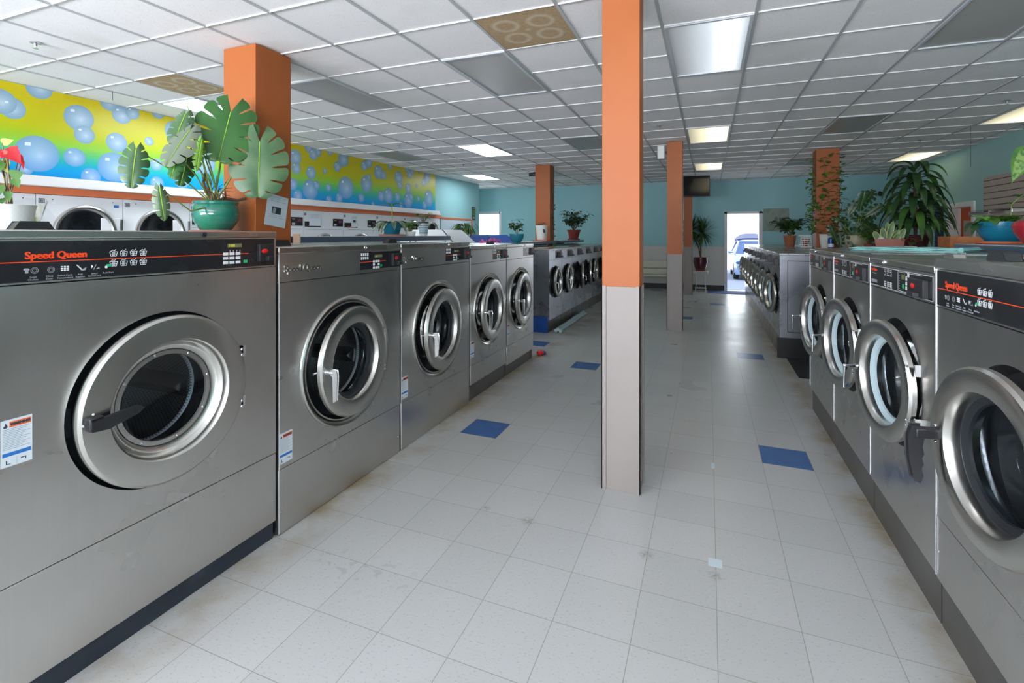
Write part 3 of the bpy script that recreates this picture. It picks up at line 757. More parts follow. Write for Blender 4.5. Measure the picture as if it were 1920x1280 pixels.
    if detail:
        for k in (0,1):
            m=MB()
            for zz in ((-.13,-.105),(.105,.13))[k]: m.sphere((.020,-.028-.0,zz),.0065,8,5,sc=(.5,1,1))
            m.box(-.045,.0,-.006,.004,(-.14,.09)[k],(-.09,.14)[k]); m.build('hinge',MT['chrome'],door)
    # handle at the viewer's left
    hy=-2*rd+.045
    if handle=='chrome_lever':
        m=MB(); m.cyl((.018,hy,0),(.062,hy,0),.011,12); m.cyl((.018,hy,0),(.024,hy,0),.020,14)
        m.prism([(.050,.014),(.082,.014),(.086,-.02),(.080,-.145),(.066,-.155),(.062,-.02),(.050,-.010)],'y',hy-.006,hy+.008)
        m.cyl((-.03,hy-.02,0),(-.03,hy-.05,0),.007,8); m.build('handle',MT['chrome'],door,bevel=.004)
    elif handle=='black_side':
        m=MB(); m.box(.018,.045,hy-.022,hy+.022,-.024,.024)
        m.prism([(hy-.018,-.016),(hy+.03,-.020),(hy+.125,.004),(hy+.138,.014),(hy+.128,.022),(hy+.02,.014),(hy-.018,.012)],'x',.040,.058)
        m.build('handle',MT['black_plastic'],door,bevel=.005)
        m=MB()
        for a,b_ in ((-.03,.0),(.0,.03),(.0,-.03)): m.sphere((.023,hy+a,b_),.005,8,5)
        m.build('handle_screw',MT['chrome'],door)
    elif handle=='black_down':
        m=MB(); m.box(.016,.085,hy-.018,hy+.018,-.022,.012)
        m.prism([(.062,.016),(.094,.016),(.103,-.02),(.100,-.09),(.086,-.165),(.074,-.170),(.068,-.15),(.073,-.125),(.067,-.11),(.072,-.09),(.066,-.075),(.070,-.05),(.064,-.02)],'y',hy-.016,hy+.016)
        m.build('handle',MT['black_plastic'],door,bevel=.005)
        m=MB()
        for b_ in (.022,-.032): m.sphere((.021,hy,b_),.005,8,5)
        m.build('handle_screw',MT['chrome'],door)
    elif handle=='thin':
        m=MB(); m.cyl((.016,hy,0),(.075,hy,0),.007,10); m.cyl((.075,hy,.004),(.078,hy,-.115),.0055,10); m.cyl((.016,hy,0),(.022,hy,0),.016,12); m.sphere((.075,hy,0),.0095,8,6)
        m.build('handle',MT['chrome'],door)
    elif handle=='stub':
        m=MB(); m.cyl((.016,hy,0),(.055,hy,0),.008,8); m.cyl((.055,hy,.0),(.057,hy,-.08),.007,8); m.build('handle',MT['chrome'],door)
    # header
    X1=.002
    lid0=lidz
    if style=='black':
        m=MB(); m.box(-.012,0,-hw,hw,hb+.004,lid0-.001); hd=m.build('header_panel',S,t)
        m=MB(); m.box(0.0002,.0012,-hw+.012,hw-.012,hb+.010,lid0-.006); m.build('control_panel',MT['black_panel'],t)
        zc=(hb+lid0)/2; y0=-hw
        m=MB(); put_text(m,'Speed Queen',.033,(.0016,y0+.083,zc+.010),0,.0003,'LEFT',stretch=.94,ext=.0004,strike=3)
        m.box(.0012,.0016,-hw+.012,hw-.16,zc-.0015,zc+.0012,0)
        m.build('brand_lettering',MT['red_print'],t)
        m=MB()
        nb=4 if rz==0 else 3
        for a in range(nb):
            for b_ in range(2): basket(m,y0+.325+a*.034,zc+.009-b_*.036,.025,0)
        m.build('load_size_pictograms',MT['white_print'],t); m=MB()
        cap=['Load\nClothes','Close\nDoor','Select Cycle\nTemperature','Add\nSupplies','Insert\nCoins/Card','Push Start']
        for k,c in enumerate(cap): put_text(m,c,.0085,(.0016,y0+.105+k*.043,zc-.052),1,0,'CENTER',ext=.0003)
        for k in range(6):
            yy=y0+.105+k*.043; zz=zc-.028
            if k<2: m.lathe([(.0012,.010),(.0016,.010),(.0016,.0088),(.0012,.0088)],(0,yy+.004,zz),'x',16,1); m.lathe([(.0012,.0062),(.0016,.0062),(.0016,.0052),(.0012,.0052)],(0,yy+.004,zz),'x',16,1); 
            if k==0: m.prism([(yy-.022,zz+.008),(yy-.012,zz+.008),(yy-.008,zz+.003),(yy-.012,zz),(yy-.012,zz-.008),(yy-.020,zz-.008),(yy-.020,zz),(yy-.025,zz+.004)],'x',.0012,.0016,1)
            if k==2: keypad(m,yy-.012,zz-.006,.006,.004,.002,3,3,(),0,.0018)
            if k==3: m.prism([(yy-.012,zz+.012),(yy-.008,zz+.012),(yy+.006,zz-.004),(yy+.002,zz-.006)],'x',.0012,.0016,0); m.prism([(yy+.002,zz-.006),(yy+.018,zz+.002),(yy+.016,zz-.008),(yy+.004,zz-.009)],'x',.0012,.0016,1)
            if k==4: m.prism([(yy-.010,zz+.010),(yy-.004,zz+.004),(yy-.010,zz-.004)],'x',.0012,.0016,0); m.prism([(yy-.004,zz-.008),(yy+.004,zz+.010),(yy+.006,zz+.010),(yy-.002,zz-.008)],'x',.0012,.0016,1); m.prism([(yy+.004,zz-.006),(yy+.014,zz+.001),(yy+.016,zz-.006)],'x',.0012,.0016,1)
            if k==5: m.box(.0012,.002,yy-.006,yy+.010,zz,zz+.009,2); m.sphere((.0015,yy-.006,zz-.001),.005,8,5,0,(.2,1,1))
        m.build('printed_pictograms',[MT['white_print'],MT['grey_print'],MT['green']],t)
        m=MB(); dy=hw-.27; m.box(.0012,.003,dy,dy+.072,zc+.030,zc+.047,0)
        put_text(m,'1000' if rz==0 else '0',.016,(.0034,dy+.004,zc+.0325),1,.0002); 
        for k in range(4): m.box(.0012,.002,dy+.01+k*.017,dy+.014+k*.017,zc+.008,zc+.018,2)
        m.build('display',[MT['lcd'],MT['lcd_digit'],MT['grey_print']],t)
        m=MB(); keypad(m,dy-.022,zc-.045,.024,.0125,.0075,3,3,(),0,.0028); m.box(.0008,.003,dy+.082,dy+.102,zc-.044,zc-.030,1)
        m.build('keypad',[MT['white_print'],MT['green']],t)
        cb=(hw-.115,zc-.042,.082,.084)
    elif style=='small':
        m=MB(); m.box(-.012,0,-hw,hw,hb+.004,lid0-.001); m.build('header_panel',S,t,bevel=.001)
        zc=(hb+lid0)/2; pw=w*.40; dy=hw-pw-.004; ph=(lid0-hb)*.76
        m=MB(); m.box(0.0002,.0018,dy,hw-.004,zc-ph/2+.008,zc+ph/2+.006); m.build('control_panel',MT['black_panel'],t)
        if detail=='logo':
            m=MB(); put_text(m,'Speed Queen',.052,(.002,-hw+.035,zc-.020),0,.0003,'LEFT',stretch=.92,ext=.0022,strike=3); m.build('brand_lettering',MT['steel_door'],t)
        m=MB(); m.box(.0018,.0022,dy,dy+pw*.62,zc-.002,zc+.001,0); m.build('red_stripe',MT['red_print'],t)
        m=MB(); keypad(m,dy+pw*.02,zc+ph*.14,.014,.018,.006,4,2,(),0,.0024)
        q=dy+pw*.30; keypad(m,q,zc-ph*.42,.019,.014,.006,3,3,((1,1),),0,.0032)
        m.box(.0012,.0034,q+.078,q+.095,zc-ph*.33,zc-ph*.33+.014,1); m.build('keypad',[MT['white_print'],MT['green']],t)
        m=MB(); m.box(.0018,.003,dy+pw*.34,dy+pw*.53,zc+ph*.23,zc+ph*.38,0); put_text(m,'0',.014,(.0034,dy+pw*.38,zc+ph*.24),1,.0002); m.build('display',[MT['lcd'],MT['lcd_digit']],t)
        cb=(hw-.105,zc-.038,.098,.085)
    elif style=='wide':
        m=MB(); m.box(-.012,0,-hw,hw,hb+.004,lid0-.001); m.build('header_panel',S,t)
        zc=(hb+lid0)/2; ph=(lid0-hb)-.024; y0=-hw+.012; y1=hw-.012
        m=MB(); m.box(0.0002,.0016,y0,y1,zc-ph/2,zc+ph/2,0)
        for (a,b_,c,e) in ((y0,y1,zc-ph/2,zc-ph/2+.0025),(y0,y1,zc+ph/2-.0025,zc+ph/2),(y0,y0+.0025,zc-ph/2,zc+ph/2),(y1-.0025,y1,zc-ph/2,zc+ph/2)): m.box(.0016,.002,a,b_,c,e,1)
        f0=y0+w*.50; f1=y1-w*.13
        for (a,b_,c,e) in ((f0,f1,zc-ph*.44,zc-ph*.42),(f0,f1,zc+ph*.42,zc+ph*.44),(f0,f0+.003,zc-ph*.44,zc+ph*.44)): m.box(.0016,.002,a,b_,c,e,1)
        m.build('control_panel',[MT['black_panel'],MT['white_print']],t)
        m=MB(); put_text(m,'Speed Queen',.020,(.002,y0+.018,zc+ph*.26),0,.0002,'LEFT',stretch=.86,ext=.0003,strike=3)
        m.build('brand_lettering',MT['red_print'],t)
        m=MB(); m.box(.0016,.002,y0+.04,y0+.10,zc+ph*.10,zc+ph*.14,1)
        for k in range(6): m.box(.0016,.002,y0+.018+k*.017,y0+.030+k*.017,zc-ph*.36,zc-ph*.20,1)
        for a in range(3):
            for b_ in range(2): keypad(m,y0+w*.27+a*.042,zc+(.012 if b_ else -.05),.012,.006,.003,2,4,((a%2,b_),),(1 if b_ else 0),.002)
        m.build('printed_pictograms',[MT['white_print'],MT['grey_print']],t)
        m=MB(); m.box(.0016,.003,f0+.05,f0+.085,zc+.012,zc+.036,0); m.build('display',MT['lcd'],t)
        m=MB(); keypad(m,f0+.10,zc-.032,.018,.016,.005,1,4,(),0,.003); keypad(m,f0+.10,zc+.028,.018,.016,.005,2,1,(),0,.003); keypad(m,f0+.012,zc-.036,.008,.004,.008,1,6,(),2,.002)
        m.box(.0016,.0034,f0+.06,f0+.078,zc-.030,zc-.010,1); m.build('keypad',[MT['white_print'],MT['green'],MT['grey_print']],t)
        cb=(y1-w*.25,zc-.045,.17,.075)
    else:
        m=MB(); m.box(-.012,0,-hw,hw,hb+.004,lid0-.001,0); m.box(0.0002,.0012,-hw*.05,hw-.01,hb+.018,lid0-.012,1)
        m.build('header_panel',[S,MT['black_panel']],t); cb=None; zc=(hb+lid0)/2
        m=MB(); m.box(.0012,.045,hw*.42,hw*.42+.10,zc-.045,zc+.035,0); m.box(.0012,.075,hw*.42+.02,hw*.42+.06,zc-.050,zc-.02,0); m.build('coin_box',MT['black_plastic'],t)
    if cb:
        y_,z_,cw,ch=cb
        m=MB(); m.box(.0012,.022,y_,y_+cw,z_,z_+ch,0); m.box(.022,.045,y_+cw*.38,y_+cw*.80,z_+ch*.05,z_+ch*.30,0)
        c0=m.build('coin_box',MT['black_plastic'],t,bevel=.002)
        m=MB(); m.sphere((.022,y_+cw*.36,z_+ch*.60),.020,14,8,sc=(.28,.95,.55)); m.build('coin_slide_button',MT['red'],c0)
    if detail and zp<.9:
        m=MB(); m.box(.0002,.0028,-hw,-hw+.0045,zp+.01,lid0-.002); m.build('seam_highlight_strip',MT['edge'],t)  # added strip, its pale colour carries the bright seam highlight
    # lid
    m=MB(); m.box(-d,.004,-hw-.001,hw+.001,lid0+.001,h)
    m.build('lid',MT['steel_top'],t,bevel=.004)
    if lidlock:
        ly=hw*.28 if style!='wide' else -hw*.40
        m=MB(); zl=(lid0+h)/2; m.lathe([(.004,.012),(.009,.011),(.010,.007),(.008,.006),(.008,.0)],(0,ly,zl),'x',16); m.build('lid_lock',MT['black_plastic'] if style=='black' else MT['chrome'],t)
        m=MB(); yy=-hw*.56 if style!='small' else -hw*.45
        hx=-.33
        if style=='black' and rz: hx=-.15; yy=-hw*.64
        m.prism([(yy-.058,h),(yy+.058,h),(yy+.040,h+.030),(yy-.040,h+.030)],'x',hx,hx+.05); None if (style=='wide' and loc[1]>3.5) else m.build('lid_handle',MT['black_plastic'] if style!='wide' else MT['steel'],t,bevel=.004)
    if sticker_: sticker(t,*sticker_)
    return t
# ------------------------------------------------------------------ left row
XA=-2.035; XB=.835
washer('front_load_washer','largest stainless washer at left, full-width black control strip, black side lever',(XA,1.335,0),0,1.076,1.14,1.554,.092,.437,1.376,1.524,
       -.005,.885,None,.33,.168,0,'black','black_side',closed_step=True,sticker_=(-.508,.812,.076,.147),door_x=.034,seg=96)
W2=washer('front_load_washer','stainless washer directly right of the largest left one, with embossed lettering',(XA,2.416,0),0,1.066,1.14,1.474,.004,.338,1.290,1.438,
       0,.780,.39,.325,.212,4,'small','chrome_lever',detail='logo',sticker_=(-.525,.362,.084,.155),door_x=.022,seg=96)
washer('front_load_washer','third stainless washer of the near left row, embossed lettering and small black keypad',(XA,3.498,0),0,1.082,1.14,1.472,.004,.338,1.290,1.438,
       0,.780,.39,.325,.212,4,'small','chrome_lever',detail='logo',sticker_=(-.535,.362,.084,.155),door_x=.022,seg=80)
washer('front_load_washer','fourth stainless washer of the near left row, above a dark plinth',(XA,4.487,0),0,.868,1.10,1.432,.15,.330,1.262,1.398,
       0,.800,.36,.30,.195,3,'small','chrome_lever',kick='kick_grey',sticker_=(-.425,.40,.075,.15),door_x=.025,steelk='steel')
washer('front_load_washer','last stainless washer of the near left row, under the teal plant bowl',(XA,5.372,0),0,.872,1.10,1.432,.12,.325,1.262,1.398,
       0,.800,.36,.30,.195,3,'small','chrome_lever',kick='kick_grey',sticker_=(-.43,.42,.070,.14),door_x=.025,steelk='steel')
# ------------------------------------------------------------------ right row
washer('front_load_washer','nearest stainless washer at right, cut by the frame, with a thick black door lever',(XB,1.893,0),PI,1.074,1.0,1.447,.19,.437,1.255,1.405,
       0,.858,None,.278,.188,7,'black','black_down',kick='kick_grey',door_x=.025,seg=96)
TG=[]
for k,(y0,y1,lab) in enumerate(((2.436,3.283,'second washer of the near right row, white-framed keypad beside a red coin button'),
                     (3.287,4.138,'third stainless washer of the near right row, its door between two others'),
                     (4.142,5.030,'farthest washer of the near right row, its door overhanging the gap beyond'))):
    t_=washer('front_load_washer',lab,(XB,(y0+y1)/2,0),PI,y1-y0,1.0,1.413,.20,None,1.257,1.383,
       0,.845,None,.283,.200,7.5,'wide','thin',gasket='pale',kick='kick_grey',door_x=.022,seg=80)
    TG.append(t_)
for t_,(lx,ly) in zip(TG,((-.62,-.26),(-.46,-.22),(-.50,.26))):
    m=MB(); m.box(lx-.022,lx+.022,ly-.035,ly+.035,1.4132,1.4142); m.build('lid_tag',MT['white_print'],t_)
    m=MB(); m.box(lx-.30,lx+.30,ly+.052,ly+.056,1.4130,1.4150); m.build('lid_seam',MT['chrome'],t_)
# ------------------------------------------------------------------ far rows
ords=['first','second','third','fourth','fifth','sixth','seventh','eighth']
aj=[3,3,16,14,4,18,4]
for k in range(7):
    washer('small_front_load_washer','%s small washer from the near end of the far left row'%ords[k],(-2.33,7.40+.72*(k+.5),0),0,.716,.78,1.312,.19,None,1.13,1.29,
       0,.77,None,.25,.165,aj[k],'mini','stub',steelk='steel_cool',kick='kick_grey',seg=40,lidlock=False,detail=False,depth_in=.3,door_x=.03,group='small washers in the far left row')
for k in range(8):
    t=washer('small_front_load_washer','%s small washer from the near end of the far right row'%ords[k],(.83,6.985+.805*(k+.5),0),PI,.800,.86,1.305,.25,None,1.10,1.28,
       0,.765,None,.262,.175,9,'mini','stub',gasket='pale',steelk='steel_cool',kick='kick_marble',seg=40,lidlock=False,detail=False,depth_in=.3,door_x=.03,group='small washers in the far right row')
    if k==0:
        m=MB(); hw=.397
        m.box(-.80,-.10,hw,hw+.006,.33,1.20,0); m.box(-.86,-.012,hw,hw+.003,1.262,1.278,0)
        for (a,b_,c,e) in ((-.815,-.085,.315,.325),(-.815,-.085,1.205,1.215),(-.815,-.805,.325,1.205),(-.095,-.085,.325,1.205)): m.box(a,b_,hw,hw+.001,c,e,1)
        m.build('side_panel',[MT['steel_cool'],MT['dark_print']],t,bevel=.002)
def simple(name,label,cat,boxes,mat,bevel=.0,group=None,kind=None):
    m=MB()
    for b in boxes: m.box(*b)
    o=m.build(name,mat,bevel=bevel); tag(o,label,cat,group,kind); return o
simple('plinth_board','black board closing the near end of the far right washer plinth','board',[(.80,1.69,6.955,6.98,0,.25)],MT['kick_black'],.003)
simple('plinth_board','bright blue board at the near end of the far left washer plinth','board',[(-3.60,-2.345,7.36,7.395,0,.245)],MT['blue_paint'],.004)

# ------------------------------------------------------------------ service bulkheads and shelves between the back-to-back rows
def shelf(name,label,x0,x1,y0,y1,z0,z1,body_z,edge,posts=True,bx=None,endblock=False):
    t=thing(name,label,'shelf',((x0+x1)/2,(y0+y1)/2,0)); hx=(x1-x0)/2; hy=(y1-y0)/2
    m=MB(); m.box(-hx+.003,hx-.003,-hy+.003,hy-.003,z0,z1); m.build('shelf_top',MT['laminate'],t)
    m=MB(); e=.0025
    m.box(hx-.003,hx,-hy,hy,z0-.004,z1-.004); m.box(-hx,-hx+.003,-hy,hy,z0-.004,z1-.004); m.box(-hx+.003,hx-.003,-hy,-hy+.003,z0-.004,z1-.004); m.box(-hx+.003,hx-.003,hy-.003,hy,z0-.004,z1-.004)
    m.build('edge_band',edge,t)
    bx0,bx1=bx or (-hx+.03,hx-.03)
    m=MB(); m.box(bx0,bx1,-hy+.02,hy-.02,0,body_z); m.build('service_wall',MT['steel_cool'],t)
    m=MB()
    n=max(2,int((y1-y0)/.6))
    for k in range(n):
        yy=-hy+.05+(2*hy-.1)*k/(n-1)
        for xx in (bx0+.02,bx1-.05): m.box(xx,xx+.03,yy-.015,yy+.015,body_z,z0)
    m.build('shelf_bracket',MT['chrome'],t)
    return t
shelf('utility_shelf','long laminate shelf behind the largest left washer, holding the monstera pot',-3.66,-3.19,.55,2.81,1.50,1.552,1.40,MT['navy_edge'])
shelf('utility_shelf','slate-edged laminate shelf right of the thick orange column, holding the blue agave pot',-3.78,-3.19,3.19,5.78,1.472,1.524,1.38,MT['navy_edge'])
simple('wood_block','pale wooden block at the gap between the two left shelves','block',[(-3.262,-3.192,3.173,3.188,1.44,1.545)],MT['wood_pale'])
shelf('utility_shelf','grey-edged shelf along the far left washers, in front of the orange column',-3.60,-2.98,8.40,10.03,1.362,1.412,1.33,MT['navy_edge'],bx=(-.29,.15))
shelf('utility_shelf','grey-edged shelf behind the orange column, holding a dark red clay pot',-3.60,-2.98,10.36,12.44,1.362,1.412,1.33,MT['navy_edge'],bx=(-.29,.15))
shelf('utility_shelf','white-topped slate-edged shelf behind the right washers, holding the turquoise bowl',1.895,2.55,.9,5.16,1.400,1.464,1.36,MT['navy_edge'])
m=MB(); m.box(1.72,3.05,6.99,9.96,0,1.285); m.box(2.12,3.05,9.961,10.31,0,1.285); m.box(1.72,3.05,10.311,13.42,0,1.285)
o=m.build('counter',MT['steel_cool']); tag(o,'wide steel-sided island counter behind the far right washers, crowded with plants','counter')
m=MB(); m.box(1.715,3.07,6.98,9.96,1.286,1.312); m.box(2.12,3.07,9.961,10.31,1.286,1.312); m.box(1.715,3.07,10.311,13.43,1.286,1.312); m.build('counter_top',MT['laminate'],o)
# hip-ended hoods
def hood(name,label,x0,x1,s,y0,y1,z0,z1,mat,edge):
    t=thing(name,label,'hood',((x0+x1)/2,(y0+y1)/2,z0)); h=(x1-x0)/2; q=(y1-y0)/2; H=z1-z0
    m=MB(); m.add([(-h,-q,0),(h,-q,0),(h,q,0),(-h,q,0),(-h+s,-q+.05,H),(h-s,-q+.05,H),(h-s,q-.05,H),(-h+s,q-.05,H)],[(0,3,2,1),(4,5,6,7),(0,1,5,4),(1,2,6,5),(2,3,7,6),(3,0,4,7)])
    m.build('hood_body',mat,t)
    m=MB()
    for sx in (-1,1): m.tube([(sx*h,-q-.002,0.0),(sx*(h-s),-q+.047,H)],.008,6)
    m.build('hood_edge',edge,t); return t
hood('end_hood','blue sloped hood at the near end of the far left washers',-3.97,-3.165,.26,7.41,8.38,1.362,1.532,MT['blue_paint'],MT['blue_paint'])
hood('end_hood','white sloped hood with a slate edge at the far end of the near left shelf',-4.35,-3.40,.21,6.25,6.95,1.42,1.612,MT['white_paint'],MT['navy_edge'])
simple('hood_stand','white box pedestal carrying the white sloped hood','pedestal',[(-4.33,-3.42,6.27,6.93,0,1.419)],MT['white_paint'])
simple('hood_stand','grey box pedestal carrying the blue sloped hood','pedestal',[(-3.95,-3.18,7.42,8.37,0,1.361)],MT['steel_cool'])

# ------------------------------------------------------------------ wall dryers
def dryer_a(y0,w,label,num):
    t=thing('wall_dryer',label,'dryer',(XL+.02,y0,0)); zt=1.95
    m=MB(); plate(m,.003,w-.003,1.14,zt,w/2+.03,1.555,.285,-.015,0,0,56); plate(m,.003,w-.003,.12,1.135,w/2+.03,.68,.285,-.015,0,0,56)
    m.box(-.70,-.015,.003,.02,.12,zt); m.box(-.70,-.015,w-.02,w-.003,.12,zt); m.box(-.70,-.015,.02,w-.02,zt-.015,zt); m.box(-.70,-.69,.02,w-.02,.12,zt-.015); m.box(-.65,-.02,.003,w-.003,0,.118)
    m.build('cabinet',MT['white_paint'],t)
    for cz in (1.555,.68):
        m=MB(); m.lathe([(-.01,.300),(.012,.302),(.026,.298),(.032,.285),(.028,.265),(.012,.250),(.006,.246)],(0,w/2+.03,cz),'x',64)
        d=m.build('dryer_door',MT['steel_door'],t)
        m=MB(); m.lathe([(.006,.248),(.0,.235),(-.02,.15),(-.028,0)],(0,w/2+.03,cz),'x',48); m.build('glass',MT['glass_dark'],d)
        m=MB(); m.lathe([(-.016,.283),(-.06,.28),(-.55,.28),(-.55,0)],(0,w/2+.03,cz),'x',40); m.build('drum',MT['drum_plain'],t)
        m=MB(); m.box(.001,.014,w*.72,w*.955,cz-.30,cz+.17); m.build('service_panel',MT['white_paint'],t,bevel=.002)
        m=MB(); m.box(.001,.028,w*.965,w*.982,cz-.30,cz+.16); m.build('latch_bar',MT['chrome'],t)
    m=MB(); m.box(.0005,.002,.022,.072,1.862,1.912,0); m.box(.002,.0024,.027,.067,1.867,1.907,1); put_text(m,num,.028,(.0028,.047,1.877),0,.001,'CENTER')
    m.build('number_label',[MT['dark_print'],MT['grey_print']],t)
    m=MB()
    for yy in (.14,w-.10): m.sphere((0,yy,1.905),.006,8,5,sc=(.5,1,1))
    m.build('screw',MT['dark_print'],t)
    return t
def dryer_b(y0,w,label,num):
    t=thing('wall_dryer',label,'dryer',(XL+.02,y0,0)); zt=1.95
    m=MB(); m.box(-.015,0,.003,w-.003,1.635,zt); plate(m,.003,w-.003,.90,1.630,w/2,1.265,.285,-.015,0,0,40); plate(m,.003,w-.003,.12,.895,w/2,.51,.285,-.015,0,0,40)
    m.box(-.70,-.015,.003,.02,.12,zt); m.box(-.70,-.015,w-.02,w-.003,.12,zt); m.box(-.70,-.015,.02,w-.02,zt-.015,zt); m.box(-.70,-.69,.02,w-.02,.12,zt-.015); m.box(-.65,-.02,.003,w-.003,0,.118)
    m.build('cabinet',MT['white_paint'],t)
    for cz in (1.265,.51):
        m=MB(); m.lathe([(-.01,.300),(.012,.302),(.026,.298),(.032,.285),(.028,.265),(.012,.250),(.006,.246)],(0,w/2,cz),'x',40); d=m.build('dryer_door',MT['steel_door'],t)
        m=MB(); m.lathe([(.006,.248),(.0,.235),(-.02,.15),(-.028,0)],(0,w/2,cz),'x',32); m.build('glass',MT['glass_dark'],d)
        m=MB(); m.lathe([(-.016,.283),(-.06,.28),(-.55,.28),(-.55,0)],(0,w/2,cz),'x',32); m.build('drum',MT['drum_plain'],t)
    m=MB(); m.box(.0005,.012,w*.72,w*.975,1.69,1.83); c=m.build('control_panel',MT['black_panel'],t)
    m=MB(); keypad(m,w*.74,1.705,.016,.012,.006,3,2,(),0,.0135); m.build('keypad',MT['white_print'],c)
    m=MB(); m.box(.012,.0135,w*.74,w*.80,1.79,1.81,0); m.box(.012,.0135,w*.86,w*.94,1.755,1.80,1); m.build('display',[MT['lcd'],M_('magenta_coin_window',rgb(110,40,90),.4)],c)
    m=MB(); m.box(.0005,.012,w*.03,w*.40,1.675,1.765,0); m.box(.012,.0125,w*.10,w*.34,1.69,1.70,1); m.build('coin_panel',[MT['black_panel'],MT['red']],t)
    m=MB(); m.box(.0005,.002,.018,.062,1.868,1.912,0); m.box(.002,.0024,.023,.057,1.873,1.907,1); put_text(m,num,.024,(.0028,.040,1.881),0,.001,'CENTER')
    m.build('number_label',[MT['dark_print'],MT['grey_print']],t)
    return t
dryer_a(1.244,.797,'white wall dryer at the far left, mostly behind the red-leaved plant','19')
dryer_a(2.041,.797,'white wall dryer left of the dryer numbered 21, behind the plastic-wrapped pot','19')
d=dryer_a(2.838,.797,'white wall dryer numbered 21 with a blue sticker above its round glass','21')
dryer_a(3.635,.797,'white wall dryer numbered 23, behind a drooping monstera leaf','23')
m=MB(); m.box(.0006,.0016,.705,.755,1.845,1.875); m.build('blue_sticker',MT['label_blue'],d)
y=4.432
for k,(lab,num) in enumerate((('white wall dryer half hidden by the teal monstera pot','25'),('white wall dryer just right of the thick orange column','27'),('white wall dryer with a typed notice over its coin panel','29'),
            ('white wall dryer with a plastic-sleeved notice beside its keypad','31'),('white wall dryer above the blue agave pot','33'))):
    dryer_b(y,.975,lab,num); y+=.975
dryer_a(9.307,.797,'white wall dryer with round glass between the agave and the striped cup','35')
dryer_a(10.104,.797,'last white wall dryer at the far end, behind the striped cup plant','37')
def sheet(name,label,X,y0,y1,z0,z1,extra=None,tilt=0,mat=None):
    t=thing(name,label,'notice',(X,(y0+y1)/2,(z0+z1)/2)); t.rotation_euler=(math.radians(tilt),0,0); w=(y1-y0)/2; h=(z1-z0)/2
    m=MB(); m.box(.0005,.0015,-w,w,-h,h,0); m.build('paper',mat or MT['label_white'],t)
    m=MB(); n=5
    for k in range(n):
        zz=h*.86-k*h*.13
        if extra=='photo' and k>2: zz=-h*.30-(k-3)*h*.12
        m.box(.0016,.002,-w*.75,w*(.75-.2*(k%2)),zz-.002,zz+.001,0)
    if extra=='photo': m.box(.0016,.002,-w*.45,w*.42,-h*.20,h*.24,1)
    m.build('printed_text',[MT['label_line'],MT['dark_print']],t)
    return t
f=sheet('taped_flyer','photocopied flyer with a dark photo, taped crooked to the thick orange column',-3.2795,2.915,3.125,1.605,1.86,'photo',-9)
# pale figure patch printed in the flyer photo
m=MB(); m.prism([(-.040,-.022),(-.012,-.022),(-.008,.01),(-.022,.026),(-.036,.018)],'x',.0021,.0024); m.build('printed_photo',MT['grey_print'],f)
m=MB(); m.quad((.003,-.115,-.135),(.003,.115,-.135),(.003,.115,.14),(.003,-.115,.14)); m.build('plastic_sleeve',MT['plastic_clear'],f)
sheet('typed_notice','typed white notice hanging over the coin panel of a wall dryer',XL+.034,6.50,6.77,1.69,1.90)
sheet('sleeved_notice','small notice in a clear plastic sleeve stuck on a wall dryer',XL+.034,7.56,7.74,1.69,1.90,'photo')
t=thing('wall_poster','narrow green and black poster on the teal wall above the white door','poster',(XL+.001,12.86,2.15))
m=MB(); m.box(0,.012,-.12,.12,-.19,.19,0); m.box(.012,.0125,-.10,.10,-.06,.12,1); m.box(.012,.0125,-.08,.08,.135,.15,2); m.box(.012,.0125,-.08,.08,-.15,-.09,2); m.build('poster_print',[MT['dark_print'],MT['leaf_mid'],MT['grey_print']],t)

# ------------------------------------------------------------------ ceiling fittings
def emis(name,col,strength,kind):
    m=bpy.data.materials.new(name); m.use_nodes=True; N,L=nodes(m); b=N['Principled BSDF']
    b.inputs['Base Color'].default_value=(.6,.6,.58,1); b.inputs['Roughness'].default_value=.5; b.inputs['Emission Color'].default_value=col
    tc=N.new('ShaderNodeTexCoord'); sx=N.new('ShaderNodeSeparateXYZ'); L.new(tc.outputs['Object'],sx.inputs[0])
    # brightness of the tubes behind the prismatic lens: gaussian bands across local x
    def M(op,a,c=None):
        n=N.new('ShaderNodeMath'); n.operation=op
        for i,q in enumerate((a,c)):
            if q is None: continue
            if isinstance(q,(int,float)): n.inputs[i].default_value=q
            else: L.new(q,n.inputs[i])
        return n.outputs[0]
    tot=None
    for (c,wd,amp) in kind:
        d=M('DIVIDE',M('SUBTRACT',sx.outputs[0],c),wd); e=M('MULTIPLY',M('EXPONENT',M('MULTIPLY',M('MULTIPLY',d,d),-1.0)),amp)
        tot=e if tot is None else M('ADD',tot,e)
    L.new(M('MULTIPLY',tot,strength),b.inputs['Emission Strength']); return m
MT['lamp_cool']=emis('cool_light_lens',(.86,.94,1,1),12.0,[(-.12,.10,1),(.14,.10,1),(0,.4,.45)])
MT['lamp_warm']=emis('warm_light_lens',(1,.90,.58,1),2.6,[(.16,.12,.55),(0,.25,.35)])
MT['lamp_half']=emis('half_lit_lens',(.80,.90,1,1),1.35,[(.15,.085,.75),(.05,.22,.42)])
MT['lamp_off']=M_('unlit_light_lens',rgb(168,168,164),.35)
MT['fix_frame']=M_('light_frame',rgb(190,194,198),.45)
nm={'off':'unlit grey recessed light panel','half':'large recessed light panel glowing on its right half','warm':'yellowish lit recessed light panel','cool':'bright white lit recessed light panel'}
